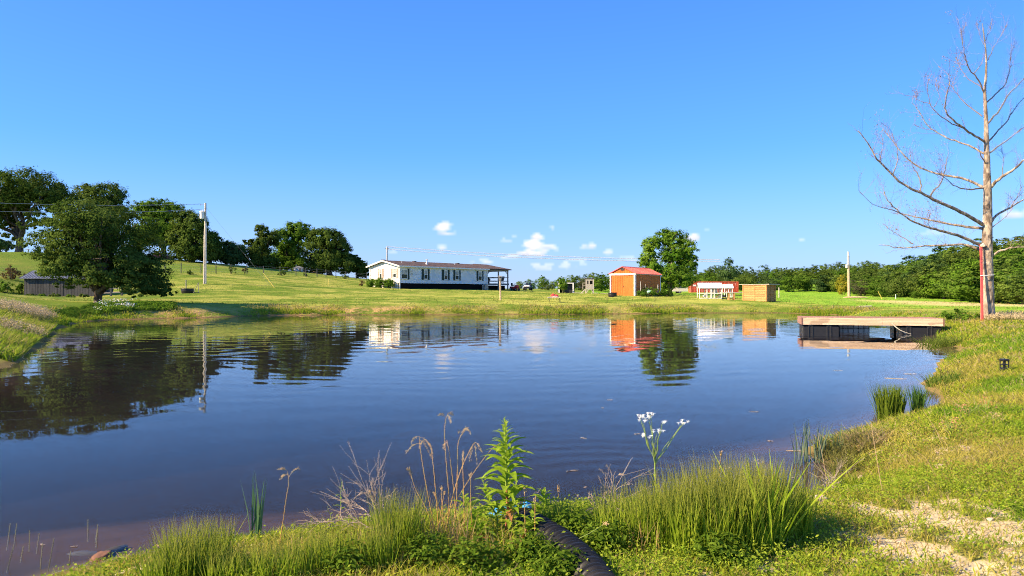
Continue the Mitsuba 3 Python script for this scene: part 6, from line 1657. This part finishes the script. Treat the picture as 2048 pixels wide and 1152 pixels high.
dry_stem('long leaning dry stalk on the right bank by the round stone', (1872, 940), [(1850, 915), (1815, 892)], 5.9, [], 620, mat='straw_pale')
dry_stem('upright dry stem on the right bank below the marshy point', (1766, 1030), [(1756, 940), (1748, 890), (1741, 845)], 5.2, [], 621, mat='straw_pale')
dry_stem('second upright dry stem near the marshy point reeds', (1656, 960), [(1645, 915), (1635, 870)], 6.2, [], 622, mat='straw_pale')
dry_stem('pale slanting stalk on the near right bank', (1690, 1045), [(1715, 1022), (1732, 1006)], 4.7, [], 623, mat='straw_pale')
dry_stem('thin dry stem by the little red weed', (1885, 910), [(1872, 860), (1845, 820)], 6.8, [], 624, mat='straw_pale')

dry_stem('straw stem with drooping side sprays between the two tallest dry stems', (878, 1095), [(874, 1010), (868, 940), (862, 890), (850, 878)], 4.42, [(1, -10, 14), (.9, 12, 22)], 625)
dry_stem('short orange straw stem with a spike low among the dry stems', (892, 1105), [(888, 1050), (884, 1000), (884, 985)], 4.3, [(.95, 0, -12)], 626)
dry_stem('second short straw stem with a spike low among the dry stems', (870, 1105), [(878, 1050), (886, 1000), (888, 992)], 4.28, [(.95, 2, -10)], 627)
dry_stem('straw stem crossing the others leftwards at the dry stems foot', (912, 1105), [(895, 1060), (880, 1020), (868, 985)], 4.33, [(.9, -4, -8)], 628)
dry_stem('thin straw stem rising just left of the leafy side shoot', (915, 1100), [(912, 1030), (906, 960), (898, 900), (894, 880)], 4.4, [(.95, -8, 12)], 629)
dry_stem('thin grass stem with spike right of the tallest plant foot', (1068, 1110), [(1070, 1050), (1070, 1005)], 4.15, [(.95, 0, -12)], 630)
dry_stem('dry stem with a brown nodding head above the pipe end', (1118, 1075), [(1120, 1010), (1114, 972), (1117, 968)], 4.6, [(.9, 3, 14)], 631)


# the dry branching weed
def dry_weed(label, foot, tops, D, seed):
    rg = np.random.default_rng(seed); k = thing('dry_weed', label, 'plant'); a = P(*foot, D); a[2] = gz(a[0], D)
    for (x, y) in tops:
        b = P(x, y, D + rg.uniform(-.15, .15)); W = wobble(a, b, 10, .012, rg, .03)
        m = MB().tube(W, np.linspace(.004, .0016, 10), 5)
        for j in range(4, 10):
            for _ in range(2):
                d = (W[j] - W[j - 1]); d = d / np.linalg.norm(d) + rg.normal(size=3) * .55 + [0, 0, .12]; L = rg.uniform(.05, .15)
                T2 = wobble(W[j], W[j] + d * L, 5, .006, rg); m.tube(T2, np.linspace(.0018, .0009, 5), 4)
                for _2 in range(2):
                    d2 = d + rg.normal(size=3) * .6; m.tube(wobble(T2[2], T2[2] + d2 * L * .5, 4, .004, rg), np.linspace(.0012, .0007, 4), 3)
        part(k, 'branch', m, 'straw_grey', smooth=True)


dry_weed('grey dead branching weed leaning left over the near shore', (775, 1110), [(700, 1010), (660, 1040), (630, 1052), (725, 985), (745, 975), (680, 1060), (760, 1000)], 4.35, 701)
dry_weed('low grey dead branching weed right of the black pipe', (1215, 1080), [(1205, 1010), (1236, 975), (1228, 1000)], 4.6, 702)
dry_weed('small dead weed of pale twigs left of the largest rock', (1680, 1000), [(1655, 965), (1668, 955)], 5.6, 703)

# the white flowering plant
k = thing('white_flower_plant', 'tall slim plant with clustered small white flowers right of the leafy plant', 'plant')
D = 4.45; a = P(1312, 1085, D); a[2] = gz(a[0], D) - .02; fk = P(1309, 925, D); rg = np.random.default_rng(33)
part(k, 'stem', MB().tube([a, a * .6 + fk * .4 + [.004, 0, 0], fk], [.006, .005, .004], 7), 'stem_green', smooth=True)
heads_ = [((1280, 836), 7), ((1297, 838), 8), ((1301, 830), 5), ((1285, 845), 4), ((1324, 848), 4), ((1313, 866), 4), ((1319, 863), 4), ((1292, 873), 4), ((1302, 876), 2), ((1362, 850), 6), ((1368, 845), 3)]
for i, ((x, y), n) in enumerate(heads_):
    b = P(x, y, D + rg.uniform(-.06, .06)); s = fk if i % 3 or x > 1350 else fk * .6 + b * .4 + [0, 0, -.02]
    part(k, 'stalk', MB().tube(wobble(s, b, 6, .005, rg), np.linspace(.003, .0015, 6), 5), 'stem_green', smooth=True)
    for j in range(n):
        c = b + np.array([rg.uniform(-.022, .022), rg.uniform(-.02, .02), rg.uniform(0, .018)]); pet = MB()
        for q in range(7):
            t0, t1 = q / 7 * 2 * np.pi, (q + .8) / 7 * 2 * np.pi
            pet.add(c + np.array([[0, 0, .002], [.010 * math.cos(t0), .010 * math.sin(t0), .004], [.012 * math.cos((t0 + t1) / 2), .012 * math.sin((t0 + t1) / 2), .005], [.010 * math.cos(t1), .010 * math.sin(t1), .004]]), [[0, 1, 2], [0, 2, 3]])
        pet.tube([c - [0, 0, .006], c + [0, 0, .003]], [.002, .0045], 6)
        part(k, 'flower', pet, 'petal_white')
for i in range(12):
    t = rg.uniform(.25, 1); p = a + (fk - a) * t; an = rg.uniform(0, 6.28)
    v, f = leaf_blade(p, np.array([math.cos(an) * .6, math.sin(an) * .6, .8]), np.array([0, 0, 1.0]), .045, .008, .2, rg); part(k, 'leaf', (v, f), 'weed_leaf', smooth=True)
# little reddish weeds on the right bank
for i, (px, py, h, lab) in enumerate([(1970, 830, .20, 'reddish seeding weed on the right bank near the edge'), (1900, 870, .16, 'small red weed in the bright green patch of the right bank'), (1928, 835, .14, 'faint reddish weed left of the taller reddish weed'), (1990, 660 + 190, .12, 'pale grass flower at the right edge of the bank')]):
    D = 8.0
    for _ in range(6):
        D = (H - gz(P(px, 0, D)[0], D)) * F / (py - HOR)
    x = P(px, 0, D)[0]; c = np.array([x, D, gz(x, D)]); rg = np.random.default_rng(800 + i); k = thing('red_weed', lab, 'plant'); m = MB()
    for j in range(14):
        e = c + np.array([rg.normal() * .05, rg.normal() * .05, h * rg.uniform(.6, 1.1)]); m.tube(wobble(c, e, 5, .006, rg), np.linspace(.003, .0015, 5), 4)
    part(k, 'stem', m, 'stem_green', kind='stuff'); pos = c + np.column_stack([rg.normal(size=(90, 2)) * .045, rg.uniform(.4, 1.1, 90) * h])
    v, f = quads_from(pos, rg.normal(size=pos.shape), rg.uniform(.010, .022, 90), rg); part(k, 'seed_head', (v, f), 'seed_red' if i < 3 else 'straw_pale', kind='stuff')
plain('seed_red', (.40, .21, .11), .8)

# corrugated drain pipe with a blue cloth over its end
k = thing('drain_pipe', 'black corrugated drain pipe running from the bank into the pond', 'pipe')
ctrl = np.array([P(1260, 1330, 2.9), P(1178, 1150, 3.65), P(1120, 1095, 4.05), P(1065, 1062, 4.45), P(1010, 1050, 4.95), P(975, 1046, 5.3)])
ctrl[:, 2] = [gz(*c[:2]) for c in ctrl]; ctrl[:, 2] += [.01, .015, .02, .01, -.015, -.04]
t = np.linspace(0, 1, 150); s = np.linspace(0, 1, 6); W = np.column_stack([np.interp(t, s, ctrl[:, j]) for j in range(3)])
for _ in range(60): W[1:-1] = (W[:-2] + 2 * W[1:-1] + W[2:]) / 4
L = np.concatenate([[0], np.cumsum(np.linalg.norm(np.diff(W, axis=0), axis=1))]); tt = np.linspace(0, L[-1], 330); W = np.column_stack([np.interp(tt, L, W[:, j]) for j in range(3)])
procm('pipe_black', lambda p, n, uv: mix((.012, .012, .013), (.075, .062, .045), smoothstep(.5, .72, fbm(p.x * 9, p.y * 9, p.z * 9, 3)) * .25), rough=.5, spec=.4)
part(k, 'pipe_wall', MB().tube(W,   .086 + .010 * np.clip(np.sin(2 * np.pi * tt / .043) * 2.2, -1, 1), 22), 'pipe_black', smooth=55)
k = thing('blue_cloth', 'crumpled bright blue cloth over the far end of the black pipe', 'cloth')
c = W[-70] + [-.03, -.02, .045]
part(k, 'fold', rag('', c, np.array([.10, .08, .065]), '', 21), 'blue_fabric', smooth=60); part(k, 'fold', rag('', c + [.13, .08, .03], np.array([.03, .03, .03]), '', 22), 'blue_fabric', smooth=60); part(k, 'fold', rag('', c + [-.09, -.04, -.05], np.array([.04, .03, .06]), '', 23), 'teal_fabric', smooth=60)
plain('blue_fabric', (.03, .26, .62), .6); plain('teal_fabric', (.02, .34, .40), .6)

# sticks standing and floating in the shallows at lower left, scraps on the water
rg = np.random.default_rng(55); plain('old_stalk', (.20, .19, .10), .8)
for i, (px, py, dx, h) in enumerate([(15, 1070, 2, 22), (28, 1072, 2, 24), (60, 1082, -4, 20), (72, 1090, 3, 22), (80, 1132, 1, 44), (92, 1140, 12, 62), (135, 1118, 3, 14), (178, 1060, -5, 20), (190, 1064, 3, 14), (8, 1135, 14, 38), (38, 1110, 5, 16), (192, 1080, 0, 20)]):
    D = H * F / (py - HOR); x = P(px, 0, D)[0]
    stick('water_stick', f'{"first second third fourth fifth sixth seventh eighth ninth tenth eleventh twelfth".split()[i]} in the list of thin stalks poking from the shallows at lower left', (x, D, -.12), (x + dx / F * D, D + .03, h / F * D), .0026, 'old_stalk', 'stick', 'stalks poking from the shallows', 5)
for i, (px, py, l, lab) in enumerate([(1145, 942, 26, 'longest pale straw floating on the water right of the leafy plant'), (1165, 876, 10, 'small pale scrap floating above the floating straw'), (1508, 823, 22, 'faint floating scrap above the rush bed'), (1676, 741, 22, 'dark floating leaf scrap left of the near dock shore'), (1275, 868, 12, 'floating scrap left of the white flowers'), (1540, 882, 10, 'floating speck left of the reeds'), (1590, 902, 34, 'floating straw mat beside the reeds'), (1218, 800, 9, 'tiny floating speck on the open water'), (1205, 815, 8, 'tiny floating speck beside the other on open water'),
                                      (1170, 975, 9, 'floating speck below the longest straw'), (90, 1088, 14, 'pale scrap floating in the lower left shallows'), (150, 1093, 9, 'small pale scrap floating right of the shallows stalks'), (1790, 757, 40, 'floating grass mat off the lantern bank'), (1820, 748, 26, 'thin floating grass mat nearest the lantern bank')]):
    D = H * F / (py - HOR); c = P(px, py, D); c[2] = .006; an = rg.uniform(-.4, .4); d = np.array([math.cos(an), math.sin(an) * 2, 0]) * l / 2 / F * D
    k = thing('floating_scrap', lab, 'debris'); m = MB()
    m.tube(wobble(c - d, c + d, 7, .012, rg) * [1, 1, 0] + [0, 0, .004], (.003 if l < 24 else .005) * np.array([.4, 1, 1.2, .8, 1.1, 1, .3]), 5)
    solo(k, m, 'straw_grey' if i not in (3, 12, 13) else 'pole_wood')

# crumbs of soil and small stones on the worn ground
rng = np.random.default_rng(66)
xy = np.column_stack([rng.uniform(.2, 4.6, 60000), rng.uniform(3.2, 8, 60000)]); s = soil(xy[:, 0], xy[:, 1]); xy = xy[(s * rng.uniform(size=len(s)) > .35)][:5200]
z = land(xy); n = len(xy); ico = trimesh.creation.icosphere(subdivisions=0); iv, jf = np.array(ico.vertices), np.array(ico.faces)
sz = rng.uniform(.002, .0065, (n, 1)) * np.where(rng.uniform(size=(n, 1)) < .05, 2.4, 1)
V = np.column_stack([xy, z])[:, None] + iv[None] * (1 + .5 * (rng.uniform(size=(n, 12, 1)) - .5)) * sz[:, None] * [1.2, 1.0, .7]
stuff('soil_crumbs', 'crumbs of dry soil and gravel on the bare patches of the right bank', 'gravel')
solo('soil_crumbs', (V.reshape(-1, 3), (np.arange(n)[:, None, None] * 12 + jf[None]).reshape(-1, 3)), 'dirt_tan')
b = np.column_stack([xy, z])[::2]; v, f, c = blades(b, rng.uniform(.015, .05, len(b)), .005, rng, 1.2, 1.2, DRY)
stuff('dead_grass_litter', 'short dead grass blades scattered on the bare patches of the right bank', 'grass'); solo('dead_grass_litter', (v, f), 'dry_material', color=c)
